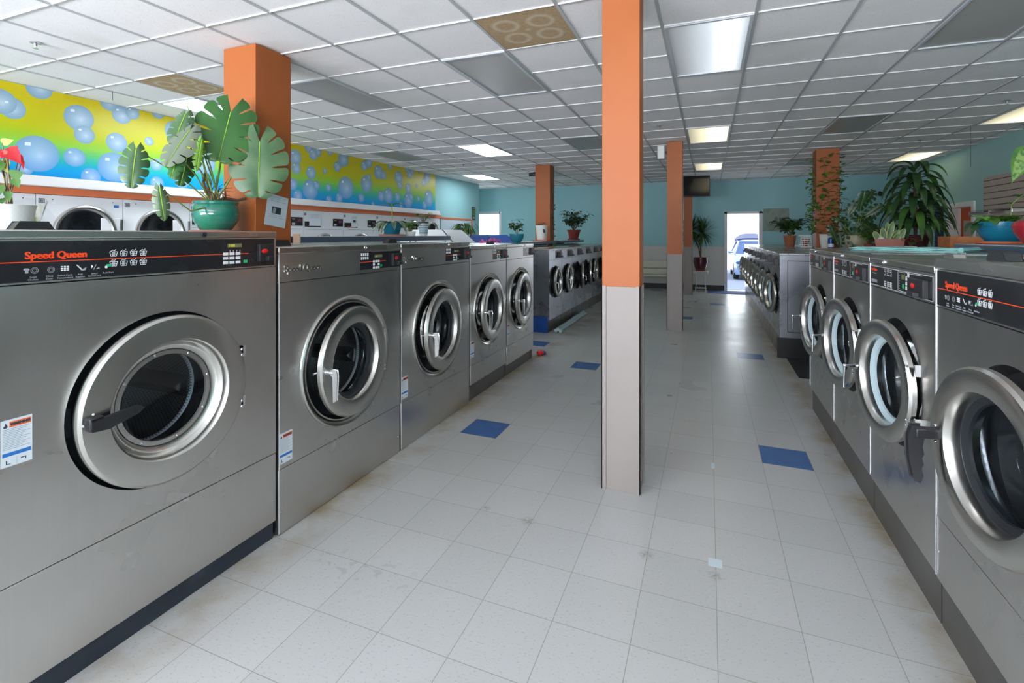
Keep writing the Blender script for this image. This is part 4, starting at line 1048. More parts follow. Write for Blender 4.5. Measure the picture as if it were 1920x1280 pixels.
where={(-3,6):'in front of the big brown-stained register',(-6,6):'just right of the thick orange column',(0,6):'right of the nearest aisle column',(3,6):'at the top right edge of the ceiling',
 (6,12):'cut by the right edge of the photo',(3,12):'above and left of the corn plant',(0,12):'over the aisle, nearer of the two there',(0,18):'over the aisle, farther of the two there',(6,18):'above the tall corn plant',
 (-6,12):'nearer of the two over the left machines',(-9,18):'farther of the two over the left machines',(-9,6):'behind the monstera leaves',(-9,12):'beside the end of the bubble mural',(-3,12):'left of the nearest aisle column, far down',
 (-6,18):'over the far left washers',(-3,18):'behind the nearest aisle column'}
for (i,j),k in fixtures.items():
    x0=CX+i*CP+.012; x1=CX+(i+1)*CP-.012; y0=CY+j*CP+.006; y1=CY+(j+2)*CP-.006
    x0=max(x0,-8.98); x1=min(x1,XR-.01)
    if k=='open':
        o=simple('tilted_ceiling_tile','ceiling tile tipped open, leaving a dark gap near the vine column','ceiling tile',[(-.28,.28,-.28,.28,-.008,.008)],MT['lamp_off']); o.location=((x0+x1)/2,y0+.30,ZC+.075); o.rotation_euler=(math.radians(-12),0,0)
        o=simple('tilted_ceiling_tile','flat grey ceiling tile behind the tipped one','ceiling tile',[(x0,x1,y0+.61,y1,ZC+.006,ZC+.02)],MT['lamp_off']); continue
    t=thing('ceiling_light',nm[k]+' '+where[(i,j)],'ceiling light',((x0+x1)/2,(y0+y1)/2,ZC-.004)); hx=(x1-x0)/2; hy=(y1-y0)/2; e=.024
    m=MB()
    for (a,b_,c,d_) in ((-hx,hx,-hy,-hy+e),(-hx,hx,hy-e,hy),(-hx,-hx+e,-hy+e,hy-e),(hx-e,hx,-hy+e,hy-e)): m.box(a,b_,c,d_,-.006,.03)
    m.build('frame',MT['fix_frame'],t,bevel=.002)
    m=MB(); m.box(-hx+e,hx-e,-hy+e,hy-e,.004,.010); m.build('diffuser',MT['lamp_'+k],t)
    m=MB(); m.box(-hx+e,hx-e,-hy+e,hy-e,.03,.10); m.build('housing',MT['fix_frame'],t)
def vent(i,j,label):
    x0=CX+i*CP+.012; y0=CY+j*CP+.006; s=CP-.02
    t=thing('ceiling_register',label,'vent',(x0+s/2,y0+s/2,ZC-.002)); h=s/2
    m=MB(); m.box(-h,h,-h,h,.002,.016); m.build('face_plate',MT['register'],t)
    return t
m=bpy.data.materials.new('dusty_swirl_register'); m.use_nodes=True; N,L=nodes(m); b=N['Principled BSDF']; b.inputs['Roughness'].default_value=.85
tc=N.new('ShaderNodeTexCoord'); nz=N.new('ShaderNodeTexNoise'); nz.inputs['Scale'].default_value=38; nz.inputs['Detail'].default_value=6; L.new(tc.outputs['Object'],nz.inputs['Vector'])
def fl4():
    sx=N.new('ShaderNodeSeparateXYZ'); L.new(tc.outputs['Object'],sx.inputs[0]); best=None
    for (cx,cy) in ((-.13,-.11),(.13,-.11),(-.12,.12),(.13,.12)):
        v=N.new('ShaderNodeVectorMath'); v.operation='DISTANCE'; L.new(tc.outputs['Object'],v.inputs[0]); v.inputs[1].default_value=(cx,cy,.002)
        r=N.new('ShaderNodeMath'); r.operation='SUBTRACT'; r.inputs[1].default_value=.085; L.new(v.outputs['Value'],r.inputs[0])
        a=N.new('ShaderNodeMath'); a.operation='ABSOLUTE'; L.new(r.outputs[0],a.inputs[0])
        if best is None: best=a.outputs[0]
        else:
            q=N.new('ShaderNodeMath'); q.operation='MINIMUM'; L.new(best,q.inputs[0]); L.new(a.outputs[0],q.inputs[1]); best=q.outputs[0]
    v=N.new('ShaderNodeVectorMath'); v.operation='DISTANCE'; L.new(tc.outputs['Object'],v.inputs[0]); v.inputs[1].default_value=(0,0,.002)
    q=N.new('ShaderNodeMath'); q.operation='MINIMUM'; L.new(best,q.inputs[0]); L.new(v.outputs['Value'],q.inputs[1]); return q.outputs[0]
r=N.new('ShaderNodeMapRange'); r.inputs[1].default_value=0; r.inputs[2].default_value=.028; r.inputs[3].default_value=.5; r.inputs[4].default_value=0; L.new(fl4(),r.inputs[0])
x=N.new('ShaderNodeMix'); x.data_type='RGBA'; x.inputs['A'].default_value=rgb(150,124,90); x.inputs['B'].default_value=rgb(186,162,126); L.new(nz.outputs['Fac'],x.inputs['Factor'])
x2=N.new('ShaderNodeMix'); x2.data_type='RGBA'; L.new(r.outputs[0],x2.inputs['Factor']); L.new(x.outputs['Result'],x2.inputs['A']); x2.inputs['B'].default_value=rgb(214,204,184); L.new(x2.outputs['Result'],b.inputs['Base Color'])
MT['register']=m
vent(-2,5,'brown dusty square register with swirl marks, top centre of the ceiling'); vent(-8,5,'brown dusty square register above the monstera, near the bubble mural')
sp=[(-4.865,2.181),(-4.798,6.923),(-.637,7.026),(3.082,7.125),(3.092,9.579),(3.052,11.982),(-4.834,9.32),(1.2,12.3)]
wl_=['at the top left of the ceiling','in the middle left of the ceiling','left of the aisle lights','at the upper right edge','above and left of the corn plant, nearer','above the corn plant, farther','beyond the white lit panels','over the aisle near the back door']
for (x,y),lab in zip(sp,wl_):
    t=thing('fire_sprinkler','small metal fire sprinkler head '+lab,'sprinkler',(x,y,ZC),0,'ceiling sprinklers')
    m=MB(); m.lathe([(0,.0),(0,.035),(-.006,.035),(-.010,.014),(-.020,.010),(-.034,.006),(-.036,.0)],(0,0,0),'z',16); m.build('escutcheon',MT['chrome'],t)
    m=MB(); m.lathe([(-.044,0),(-.044,.018),(-.047,.018),(-.047,0)],(0,0,0),'z',12); m.tube([(0.008,0,-.030),(.010,0,-.045)],.002,5); m.tube([(-.008,0,-.030),(-.010,0,-.045)],.002,5); m.build('deflector',MT['chrome'],t)
x,y,_=on_z(211,170,ZC); m=MB(); m.cyl((x,y,ZC-.004),(x,y,ZC-.10),.003,6); tag(m.build('hanging_wire',MT['dark_print']),'thin wire hook hanging from the ceiling near the bubble mural','wire')
x,y,_=on_z(1820,237,ZC); m=MB(); m.cyl((x,y,ZC-.004),(x,y,ZC-.56),.003,6); tag(m.build('hanging_wire',MT['dark_print']),'long thin wire hanging at the right, in front of the slatted panel wall','wire')
# wall speaker, security cameras, television
t=thing('wall_speaker','white boxy speaker at the top of the second aisle column','speaker',(-.70,8.30,2.87)); m=MB(); m.box(-.07,.045,-.06,.06,-.11,.11); m.build('speaker_case',MT['white_pot'],t,bevel=.02)
m=MB(); m.box(.045,.072,-.02,.02,-.02,.02); m.build('mount_arm',MT['dark_print'],t)
t=thing('security_camera','black bullet camera on the left side of the far orange column top','camera',(-3.48,10.15,2.86)); m=MB(); m.cyl((-.02,0,0),(-.16,-.05,-.02),.035,14); m.build('camera_body',MT['black_plastic'],t)
m=MB(); m.tube([(0.008,0,0.03),(-.05,0,.05),(-.09,-.02,.0)],.008,6); m.build('camera_bracket',MT['black_plastic'],t)
t=thing('security_camera','round dark dome camera on the far wall corner behind the corn plant','camera',(3.95,YB-.06,2.55)); m=MB(); m.sphere((0,0,0),.06,14,8); m.build('camera_dome',MT['black_plastic'],t); m=MB(); m.cyl((0,.02,.02),(0,.058,.05),.03,10); m.build('camera_mount',MT['black_plastic'],t)
t=thing('television','black flat television hung beside the farthest aisle column','television',(-.27,12.6,2.70)); t.rotation_euler=(math.radians(-6),0,math.radians(4))
m=MB(); m.box(-.30,.30,-.03,.03,-.25,.25); m.build('screen_case',MT['black_plastic'],t,bevel=.006); m=MB(); m.box(-.285,.285,-.0315,-.0302,-.235,.235); m.build('screen',MT['tv'],t)
m=MB(); m.box(-.22,-.17,.03,.76,.02,.07); m.box(-.24,-.15,.03,.05,-.10,.12); m.build('bracket',MT['black_plastic'],t)
# ------------------------------------------------------------------ plants
def rnd(a,b): return random.uniform(a,b)
def pot(name,prof,mat,parent,z=0,n=36,soil_r=None,soil_z=None):
    m=MB(); m.lathe(prof,(0,0,z),'z',n); o=m.build(name,mat,parent)
    m=MB(); m.lathe([(0,0),(0,soil_r)],(0,0,soil_z+z),'z',24); m.build('soil',MT['soil'],parent); return o
def bush(parent,name,mats,c,R,H,n,ll,lw,droop=.8,shape='oval',stem_mat='stem',nst=7,flat=1.0,stem_r=.005,seed=1):
    random.seed(seed); st=MB(); lf=MB(); c=Vector(c)
    for k in range(nst):
        a=2*PI*k/nst+rnd(-.3,.3); rr=R*rnd(.25,.85); tip=c+Vector((math.cos(a)*rr,math.sin(a)*rr*flat,H*rnd(.45,.85)))
        mid=c+(tip-c)*.5+Vector((0,0,H*.10)); pts=[c,c+(mid-c)*.5,mid,tip]; st.tube(pts,stem_r,5,0,stem_r*.4)
        for j in range(n//nst):
            q=rnd(.3,1.05); p=c+(tip-c)*q+Vector((rnd(-1,1)*R*.18,rnd(-1,1)*R*.18,H*.10*math.sin(PI*min(1,q))+rnd(-.05,.10)*H))
            b=rnd(0,2*PI); d=Vector((math.cos(b),math.sin(b),rnd(-.2,.7)))
            lf.leaf(p,d,ll*rnd(.7,1.2),lw*rnd(.8,1.2),droop,.25,4,random.randrange(len(mats)),shape)
    st.build('stems',MT[stem_mat],parent); return lf.build(name,[MT[k] for k in mats],parent)

def monstera_leaf(mb,att,tip,W,nrm,mi=0,rib=1,N=6,cut=.40,curl=.18,gap=.17,back=.16):
    A=Vector(att); T=Vector(tip); al=(T-A); L=al.length; al.normalize()
    nrm=Vector(nrm); nrm=(nrm-al*nrm.dot(al)).normalized(); sd=al.cross(nrm).normalized()
    def wid(t): 
        t=max(0,min(1,t)); return W/2*(math.sin(PI*min(1,(t*.82+.18)))**.72)
    def P(t,s,sg):
        ph=math.radians(-68+112*max(0,min(1,t))); w=wid(t)*s
        p=A+al*(t*L)+ (sd*sg*math.cos(ph)+al*math.sin(ph))*w*1.02
        r=w/(W/2); bend=-curl*L*((t-.1)**2*.5 + r*r*.35)+.02*L*math.sin(s*PI)
        return p+nrm*bend
    for sg in (-1,1):
        for k in range(N):
            a=k/N; b=(k+1)/N; tm=(a+b)/2
            rows=[]
            for s in (0,.15,.30,cut,.60,.75,.88,.96,1.0):
                if s<=cut: f=1.0
                else:
                    q=(s-cut)/(1-cut); f=1-gap*min(1,q*5)*(1-.25*q)
                    if s>=.96: f*=.90
                    if s>=1.0: f*=.74
                row=[]
                for j in range(5):
                    t=tm+(j/4-.5)*(b-a)*f
                    if k==0: t-= .06*s*(1-j/4)
                    row.append(P(t,s*(1.0-.03*((j-2)**2)/4 if s>.9 else 1),sg))
                rows.append(row)
            vs=[p for r in rows for p in r]; fs=[(i*5+j,i*5+j+1,(i+1)*5+j+1,(i+1)*5+j) for i in range(len(rows)-1) for j in range(4)]
            mb.add(vs,fs,mi,True)
    pts=[P(i/7,0,1)+nrm*.002 for i in range(8)]
    mb.tube(pts,.004,5,rib,.0015)

# monstera in teal glazed pot
PX=-3.42
p0=at_x(405,430,PX); t=thing('potted_monstera','large monstera plant in a teal glazed round pot by the thick orange column','plant',(PX,p0[1],1.553))
m=MB(); m.lathe([(0,.0),(0,.145),(.010,.165),(.020,.17),(.020,.150),(.012,0)],(0,0,0),'z',32); m.build('saucer',MT['terracotta_pale'],t)
pot('pot',[(.014,.0),(.014,.098),(.03,.112),(.09,.148),(.135,.158),(.185,.152),(.205,.143),(.213,.150),(.228,.152),(.234,.147),(.232,.138),(.21,.132),(.20,.130)],MT['glaze_teal'],t,soil_r=.131,soil_z=.212,n=56)
org=Vector((PX,p0[1],1.553)); LV=[ # attach px, tip px, width px, dx depth, tilt(nx,ny,nz), material, curl
 ((433,210),(409,300),112,.16,(.9,-.75,.35),'leaf_monstera',.15),
 ((487,266),(484,368),108,.32,(1,-.9,.20),'leaf_monstera_pale',.20),
 ((348,214),(322,272),42,.02,(.7,-.8,.3),'leaf_monstera_pale',.3),
 ((255,280),(246,350),50,-.04,(.8,-.5,.1),'leaf_monstera_pale',.35),
 ((299,352),(310,413),30,.14,(1,-.4,.2),'leaf_monstera_pale',.3),
 ((357,243),(308,306),58,.10,(.5,-.8,.5),'leaf_grey',.25),
 ((352,285),(342,346),46,.05,(.9,-.2,.1),'leaf_monstera',.4),
 ((378,262),(370,320),22,.18,(1,-.2,.2),'leaf_bright',.2),
 ((336,292),(318,330),30,.12,(.4,-.7,.7),'leaf_monstera',.4),
 ((352,200),(353,189),6,.02,(.4,-.7,.7),'leaf_mid',.1)]
st=MB()
for (a,b,w,dx,nr,mat,cu) in LV:
    A=Vector(at_x(a[0],a[1],PX+dx)); B=Vector(at_x(b[0],b[1],PX+dx+.03)); dep=A.x*F2[0]+A.y*F2[1]
    lf=MB(); monstera_leaf(lf,A-org,B-org,w*dep/FPX,nr,0,1,curl=cu); lf.build('leaf',[MT[mat],MT['leaf_rib']],t)
    s0=Vector((rnd(-.05,.05),rnd(-.05,.05),.21)); e=A-org; mid=s0+(e-s0)*.5+Vector((0,0,-.10 if e.z<.35 else .04))
    if e.z>.2: st.tube([s0,s0+(mid-s0)*.55,mid,mid+(e-mid)*.6,e],.0085 if w>80 else .006,7,0,.004)
for k in range(16):
    a=rnd(0,2*PI); s0=Vector((rnd(-.06,.06),rnd(-.06,.06),.22)); e=s0+Vector((math.cos(a)*rnd(.05,.2),math.sin(a)*rnd(.05,.2),rnd(.0,.22)))
    st.tube([s0,(s0+e)/2+Vector((rnd(-.03,.03),rnd(-.03,.03),.05)),e],rnd(.003,.007),5,1,.002)
st.tube([(0,-.02,.21),(.02,.05,.26),(.05,.14,.25),(.07,.20,.27)],.016,8,1,.010)
st.tube([(0,.02,.21),(-.02,-.06,.30),(.0,-.10,.37),(.01,-.09,.44)],.014,8,1,.008)
st.build('stems',[MT['stem_green'],MT['bark']],t)

# red-leaved plant in a white woven-texture pot wrapped in clear plastic
p0=at_x(20,430,-2.95); t=thing('wrapped_red_plant','red and yellow leaved plant in a white basket-weave pot with clear plastic wrap','plant',(-2.95,p0[1],1.555)); org=Vector((-2.95,p0[1],1.555))
wm=bpy.data.materials.new('basket_weave_pot'); wm.use_nodes=True; N,L=nodes(wm); b=N['Principled BSDF']; b.inputs['Base Color'].default_value=rgb(208,210,204); b.inputs['Roughness'].default_value=.5
tc=N.new('ShaderNodeTexCoord'); mp=N.new('ShaderNodeMapping'); mp.inputs['Rotation'].default_value=(0,0,PI/4); mp.inputs['Scale'].default_value=(60,60,60); L.new(tc.outputs['UV'],mp.inputs['Vector'])
ck=N.new('ShaderNodeTexChecker'); ck.inputs['Scale'].default_value=1; L.new(mp.outputs[0],ck.inputs['Vector']); bp=N.new('ShaderNodeBump'); bp.inputs['Distance'].default_value=.003; L.new(ck.outputs['Fac'],bp.inputs['Height']); L.new(bp.outputs['Normal'],b.inputs['Normal'])
pot('pot',[(0,0),(0,.070),(.05,.076),(.112,.086),(.118,.090),(.120,.084),(.10,.080)],wm,t,soil_r=.08,soil_z=.105)
m=MB()
for k in range(5):
    a=-.5+k*.5; m.add([(math.cos(a)*.092,math.sin(a)*.092,.02),(math.cos(a+.5)*.092,math.sin(a+.5)*.092,.02),(math.cos(a+.45)*.13,math.sin(a+.45)*.13,.14),(math.cos(a)*.12,math.sin(a)*.12,.13+.02*(k%2))],[(0,1,2,3)],0)
m.add([(.03,.09,.13),(.03,.13,.10),(.02,.19,.012),(.03,.10,.02)],[(0,1,2,3)],0)
m.build('plastic_wrap',MT['plastic_clear'],t)
lf=MB(); st=MB()
for (a,b_,w,mi,dx) in (((14,280),(28,292),28,0,.04),((12,278),(40,306),24,0,.05),((4,268),(24,262),14,2,.02),((0,300),(14,322),22,2,.0),((2,280),(-20,300),26,0,.02),((36,290),(43,310),8,0,.03),
                     ((20,330),(44,322),20,1,.04),((26,335),(36,352),14,1,.05),((14,358),(18,378),12,1,.04),((-4,300),(-10,330),22,1,0),((0,345),(-8,372),16,1,.02),((6,372),(2,384),8,1,.03),((42,300),(44,318),5,0,.03)):
    A=Vector(at_x(a[0],a[1],-2.95+dx))-org; B=Vector(at_x(b_[0],b_[1],-2.93+dx))-org; dep=2.4
    d=(B-A); lf.leaf(A,d,d.length*1.05,w*dep/FPX,.15,.15,6,mi,'heart',side=d.cross(Vector((.9,-.5,.2))))
    st.tube([(rnd(-.02,.02),rnd(-.02,.02),.11),(A*.5+Vector((0,0,.08))),A],.003,5,0,.002)
lf.build('leaves',[MT['leaf_red'],MT['leaf_mid'],MT['leaf_yellow']],t); st.build('stems',MT['stem'],t)

# silvery drooping plant in blue pot
def place(name,label,X,u,v,z,cat='plant'):
    d=ray(u,v); tt=X/d[0]; return thing(name,label,cat,(X,d[1]*tt,z))
t=place('potted_agave','drooping silvery-green plant in a wide blue pot on the left shelf',-3.42,735,440,1.525)
m=MB(); m.lathe([(0,0),(0,.145),(.018,.155),(.018,.14),(.008,0)],(0,0,0),'z',28); m.build('saucer',MT['terracotta_pale'],t)
pot('pot',[(.010,0),(.010,.080),(.10,.105),(.128,.122),(.145,.124),(.145,.116),(.12,.11)],MT['blue_pot'],t,soil_r=.108,soil_z=.13)
random.seed(4); lf=MB()
for k in range(13):
    a=2*PI*k/13+rnd(-.2,.2); lf.leaf((math.cos(a)*.03,math.sin(a)*.03,.13),(math.cos(a),math.sin(a),rnd(.5,1.0)),rnd(.22,.28),.062,2.6,.3,8,0,'lance',mi2=1,edge=.75)
for a in (.3,2.2,4.0): lf.leaf((0,0,.36),(math.cos(a),math.sin(a),.35),.14,.08,1.0,.2,6,2,'oval')
lf.build('foliage',[MT['leaf_agave'],MT['leaf_agave_edge'],MT['leaf_mid']],t)
m=MB(); m.tube([(0,0,.12),(.01,-.01,.25),(0,0,.37)],.006,6); m.build('stems',MT['stem_green'],t)
m=MB()
for k in (-1,1):
    m.tube([(.0,k*.155,.015),(.0,k*.125,.10),(.0,k*.12,.135)],.004,5)
m.build('pot_stand',MT['chrome'],t)
# striped cup with small plant
t=place('cup_planter','turquoise striped cup with a leafy sprig beside the blue agave pot',-3.40,794,440,1.525)
pot('pot',[(0,0),(0,.050),(.17,.066),(.175,.066),(.17,.06)],MT['white_pot'],t,soil_r=.06,soil_z=.16)
m=MB()
for k in range(5): m.lathe([(.03+k*.024,.0535+k*.0022),(.044+k*.024,.0552+k*.0022)],(0,0,0),'z',28)
m.lathe([(.158,.0675),(.176,.069)],(0,0,0),'z',28,1); m.build('stripes',[MT['blue_pot'],MT['dark_print']],t)
bush(t,'foliage',['leaf_bright','leaf_grey','leaf_mid'],(0,0,.16),.14,.15,26,.07,.04,.8,'heart',nst=5,seed=5)
t=place('trailing_plant','low bright green round-leaved plant between the agave and the striped cup',-3.28,770,440,1.525)
m=MB(); m.lathe([(0,0),(0,.05),(.05,.06),(.052,.055),(.045,0)],(0,0,0),'z',20); m.build('pot',MT['white_pot'],t)
bush(t,'foliage',['leaf_bright','leaf_mid'],(0,0,.03),.10,.18,34,.075,.065,1.2,'oval',nst=6,seed=6)
# teal bowl on the last washer
t=place('potted_plant','spindly dark green plant in a teal bowl on the corner washer',-2.22,969,457,1.434)
pot('pot',[(0,0),(0,.045),(.015,.055),(.06,.082),(.11,.092),(.115,.092),(.11,.086)],MT['teal_pot'],t,soil_r=.083,soil_z=.10)
bush(t,'foliage',['leaf_dark','leaf_mid'],(0,0,.10),.11,.23,80,.07,.036,1.2,'oval',nst=7,seed=8,stem_r=.003)
# pink cloth
random.seed(11); t=place('crumpled_cloth','crumpled bright pink cloth lying on the last washer of the near left row',-2.52,918,452,1.4345,'cloth')
m=MB()
for k in range(9):
    a=rnd(0,2*PI); r=rnd(.02,.16); m.tube([(rnd(-.05,.05),-.25+k*.05,.012),(rnd(-.05,.05),-.20+k*.06,rnd(.02,.065)),(rnd(-.05,.05),-.14+k*.05,.014)],rnd(.009,.011),7)
m.tube([(0,-.28,.013),(.02,-.1,.016),(-.01,.05,.05),(.0,.16,.03),(.02,.3,.013)],.012,7); m.build('cloth_folds',MT['pink'],t)
# palm like plant behind blue hood
t=thing('potted_palm','drooping dark plant silhouetted against the bright far window','plant',(-4.75,9.2,0))
m=MB(); m.box(-.25,.25,-.25,.25,0,1.30); m.build('stand',MT['white_paint'],t)
pot('pot',[(0,0),(0,.12),(.20,.16),(.21,.16),(.20,.15)],MT['terracotta'],t,z=1.301,soil_r=.15,soil_z=.19)
random.seed(3); lf=MB()
for k in range(54):
    a=rnd(0,2*PI); z=1.58+rnd(0,.14); lf.leaf((math.cos(a)*.03,math.sin(a)*.03,z),(math.cos(a),math.sin(a),rnd(.3,1.3)),rnd(.26,.42),.05,3.0,.25,8,k%2,'lance')
lf.build('foliage',[MT['leaf_dark'],MT['leaf_mid']],t)
m=MB(); m.tube([(0,0,1.5),(0,0,1.72)],.02,8); m.tube([(.10,-.1,1.45),(.11,-.1,1.66)],.02,6); m.build('stems',MT['wood_pale'],t)

# bucket with leaf emblem, vine on the far column, red clay ficus
t=place('bucket_planter','white bucket planter with a dark leaf emblem on a terracotta tray',-3.12,1016,452,1.413)
m=MB(); m.box(-.15,.15,-.15,.15,0,.022); m.build('saucer',MT['terracotta'],t,bevel=.004)
pot('pot',[(.023,0),(.023,.10),(.30,.122),(.31,.126),(.315,.12),(.29,.115)],MT['white_pot'],t,soil_r=.115,soil_z=.285)
m=MB(); m.leaf((.1265,-.005,.24),(0,.3,-1),.09,.05,.2,0,6,0,'oval',side=(0,1,.3)); 
mm=Matrix.Rotation(-.95,4,'Z'); m.xf(mm); m.build('leaf_emblem',MT['dark_print'],t)
bush(t,'foliage',['stem','leaf_mid'],(0,0,.29),.13,.10,30,.05,.03,1.0,'oval',nst=5,seed=9)
t=thing('climbing_vine','thin vine climbing the right edge of the far left orange column','plant',(-3.10,10.2,1.313))
m=MB(); m.lathe([(0,0),(0,.05),(.09,.06),(.09,.05),(.08,0)],(0,0,0),'z',18); m.build('pot',MT['leaf_mid'],t)
random.seed(21); lf=MB(); st=MB(); pts=[Vector((-.025 if k>1 else 0,rnd(-.06,.10),.08+k*.13)) for k in range(11)]; st.tube(pts,.004,5)
for p in pts[1:]:
    for q in range(2): lf.leaf(p+Vector((.01,0,rnd(-.05,.05))),(rnd(.1,.6),rnd(-1,1),rnd(-.3,.5)),.07,.05,.8,.2,5,0,'heart')
lf.build('foliage',MT['leaf_dark'],t); st.build('stems',MT['stem'],t)
t=thing('potted_ficus','bushy ficus in a dark red clay pot on the far left shelf','plant',(-3.12,11.95,1.413))
m=MB(); m.lathe([(0,0),(0,.15),(.03,.16),(.03,.13),(.01,0)],(0,0,0),'z',24); m.build('saucer',MT['darkred_pot'],t)
pot('pot',[(.012,0),(.012,.11),(.20,.155),(.20,.17),(.25,.175),(.25,.16),(.22,.155)],MT['darkred_pot'],t,soil_r=.155,soil_z=.225)
bush(t,'foliage',['leaf_dark','leaf_dark','leaf_mid'],(0,0,.22),.46,.54,330,.12,.055,1.0,'oval',nst=15,seed=12,stem_r=.006)

# ------------------------------------------------------------------ right side plants
CZ=1.3125
t=thing('potted_schefflera','bushy dark green plant in a brown wicker pot left of the vine column','plant',(1.40,10.40,1.3125))
pot('pot',[(0,0),(0,.075),(.20,.105),(.21,.108),(.21,.095),(.18,.09)],M_('brown_wicker',rgb(150,92,56),.8,bump=(60,.6,.02)),t,soil_r=.092,soil_z=.18)
bush(t,'foliage',['leaf_dark','leaf_dark','leaf_mid'],(0,0,.18),.30,.42,240,.14,.065,1.0,'oval',nst=12,seed=13)
t=thing('wire_crate','white plastic crate holding a small brown pot beside the vine column','crate',(1.60,10.12,1.3125))
m=MB()
for (a,b_,c,d_) in ((-.085,.085,-.10,-.094),(-.085,.085,.094,.10),(-.085,-.079,-.094,.094),(.079,.085,-.094,.094)):
    for k in range(6): m.box(a,b_,c,d_,.01+k*.038,.022+k*.038)
for a in (-.085,-.03,.03,.079):
    for c in (-.101,.095): m.box(a,a+.006,c,c+.006,0,.22)
m.box(-.085,.085,-.10,.10,0,.006); m.build('crate_bars',MT['white_pot'],t)
t=thing('small_clay_pot','small brown clay pot inside the white crate','pot',(1.615,10.12,1.3195)); m=MB(); m.lathe([(0,0),(0,.04),(.15,.058),(.17,.06),(.17,.05),(.03,0)],(0,0,0),'z',20); m.build('pot',MT['darkred_pot'],t)
t=thing('climbing_vine','bright green vine covering the right orange column up to the ceiling','plant',(1.88,9.86,CZ))
random.seed(31); st=MB(); lf=MB()
pot('pot',[(0,0),(0,.082),(.22,.105),(.235,.110),(.235,.10),(.20,.095)],MT['white_pot'],t,soil_r=.098,soil_z=.21)
for k in range(7):
    x0=rnd(-.10,.20); pts=[Vector((0,0,.21))]
    z=.30
    while z<1.62-rnd(0,.5)*(k%2):
        if k in (0,1): pts.append(Vector((-.155+rnd(-.03,.01),.20+rnd(-.05,.1),z)))
        elif k==2: pts.append(Vector((.245+rnd(-.01,.03),.22+rnd(-.05,.1),z)))
        else: pts.append(Vector((x0+rnd(-.09,.09),.095+rnd(-.01,.01),z)))
        z+=rnd(.07,.13)
    st.tube(pts,.0035,5)
    for p in pts[1:]:
        for q in range(4 if k<3 else 2):
            b_=rnd(0,2*PI); lf.leaf(p+Vector((rnd(-.06,.06),rnd(-.06,0),rnd(-.05,.05))),(math.cos(b_),-.5,rnd(-.4,.6)),rnd(.07,.12),rnd(.06,.095),.9,.2,5,random.randrange(2),'heart')
lf.build('foliage',[MT['leaf_bright'],MT['leaf_mid']],t); st.build('stems',MT['stem'],t)
t=thing('drink_can','blue and white can standing in front of the white pot on the right island','can',(1.90,9.62,CZ)); m=MB(); m.lathe([(0,0),(0,.038),(.006,.043),(.165,.043),(.175,.036),(.175,0)],(0,0,0),'z',24); m.build('can_body',M_('blue_can',rgb(30,60,130),.25,.4),t)
m=MB(); m.lathe([(.02,.0436),(.075,.0436)],(0,0,0),'z',24); m.build('can_band',MT['white_print'],t)
t=thing('potted_philodendron','spreading dark philodendron in a round beige pot right of the vine column','plant',(2.24,9.55,CZ))
pot('pot',[(0,0),(0,.11),(.05,.15),(.14,.168),(.20,.155),(.215,.16),(.215,.145),(.19,.14)],MT['beige_pot'],t,soil_r=.145,soil_z=.19)
random.seed(14); lf=MB(); st=MB()
for (dx,dz,L_,w,ang) in ((-.62,.18,.26,.13,-70),(-.45,.34,.24,.12,-20),(-.28,.20,.26,.16,-60),(-.12,.42,.26,.16,60),(.05,.52,.26,.17,80),(.22,.38,.26,.16,40),(.55,.46,.34,.12,25),(.10,.12,.30,.20,-60),(-.05,.10,.28,.18,-100),(.18,.62,.22,.16,60),(.30,.20,.24,.15,-30),(-.35,.06,.24,.14,-85),(.0,.30,.28,.18,10),(.12,.22,.26,.18,-40)):
    A=Vector((dx*.62,rnd(-.15,.15),.20+dz*.9)); a=math.radians(ang); d=Vector((math.cos(a),rnd(-.3,.1),math.sin(a)))
    monstera_leaf(lf,A,A+d*L_,w*1.3,(rnd(-.2,.2),-1,.4),0,1,N=5,gap=.45,cut=.35,curl=.2)
    st.tube([(0,0,.19),(A*.5+Vector((0,0,.12))),A],.006,5,0,.003)
lf.build('foliage',[MT['leaf_dark'],MT['stem_green']],t); st.build('stems',MT['stem_green'],t)
t=thing('leafy_plant','low trailing green plant between the beige pot and the terracotta trough','plant',(2.19,8.62,CZ))
m=MB(); m.lathe([(0,0),(0,.06),(.09,.075),(.09,.06),(.07,0)],(0,0,0),'z',20); m.build('pot',MT['darkred_pot'],t)
bush(t,'foliage',['leaf_bright','leaf_mid'],(0,0,.08),.22,.26,80,.09,.06,1.0,'heart',nst=8,seed=15)
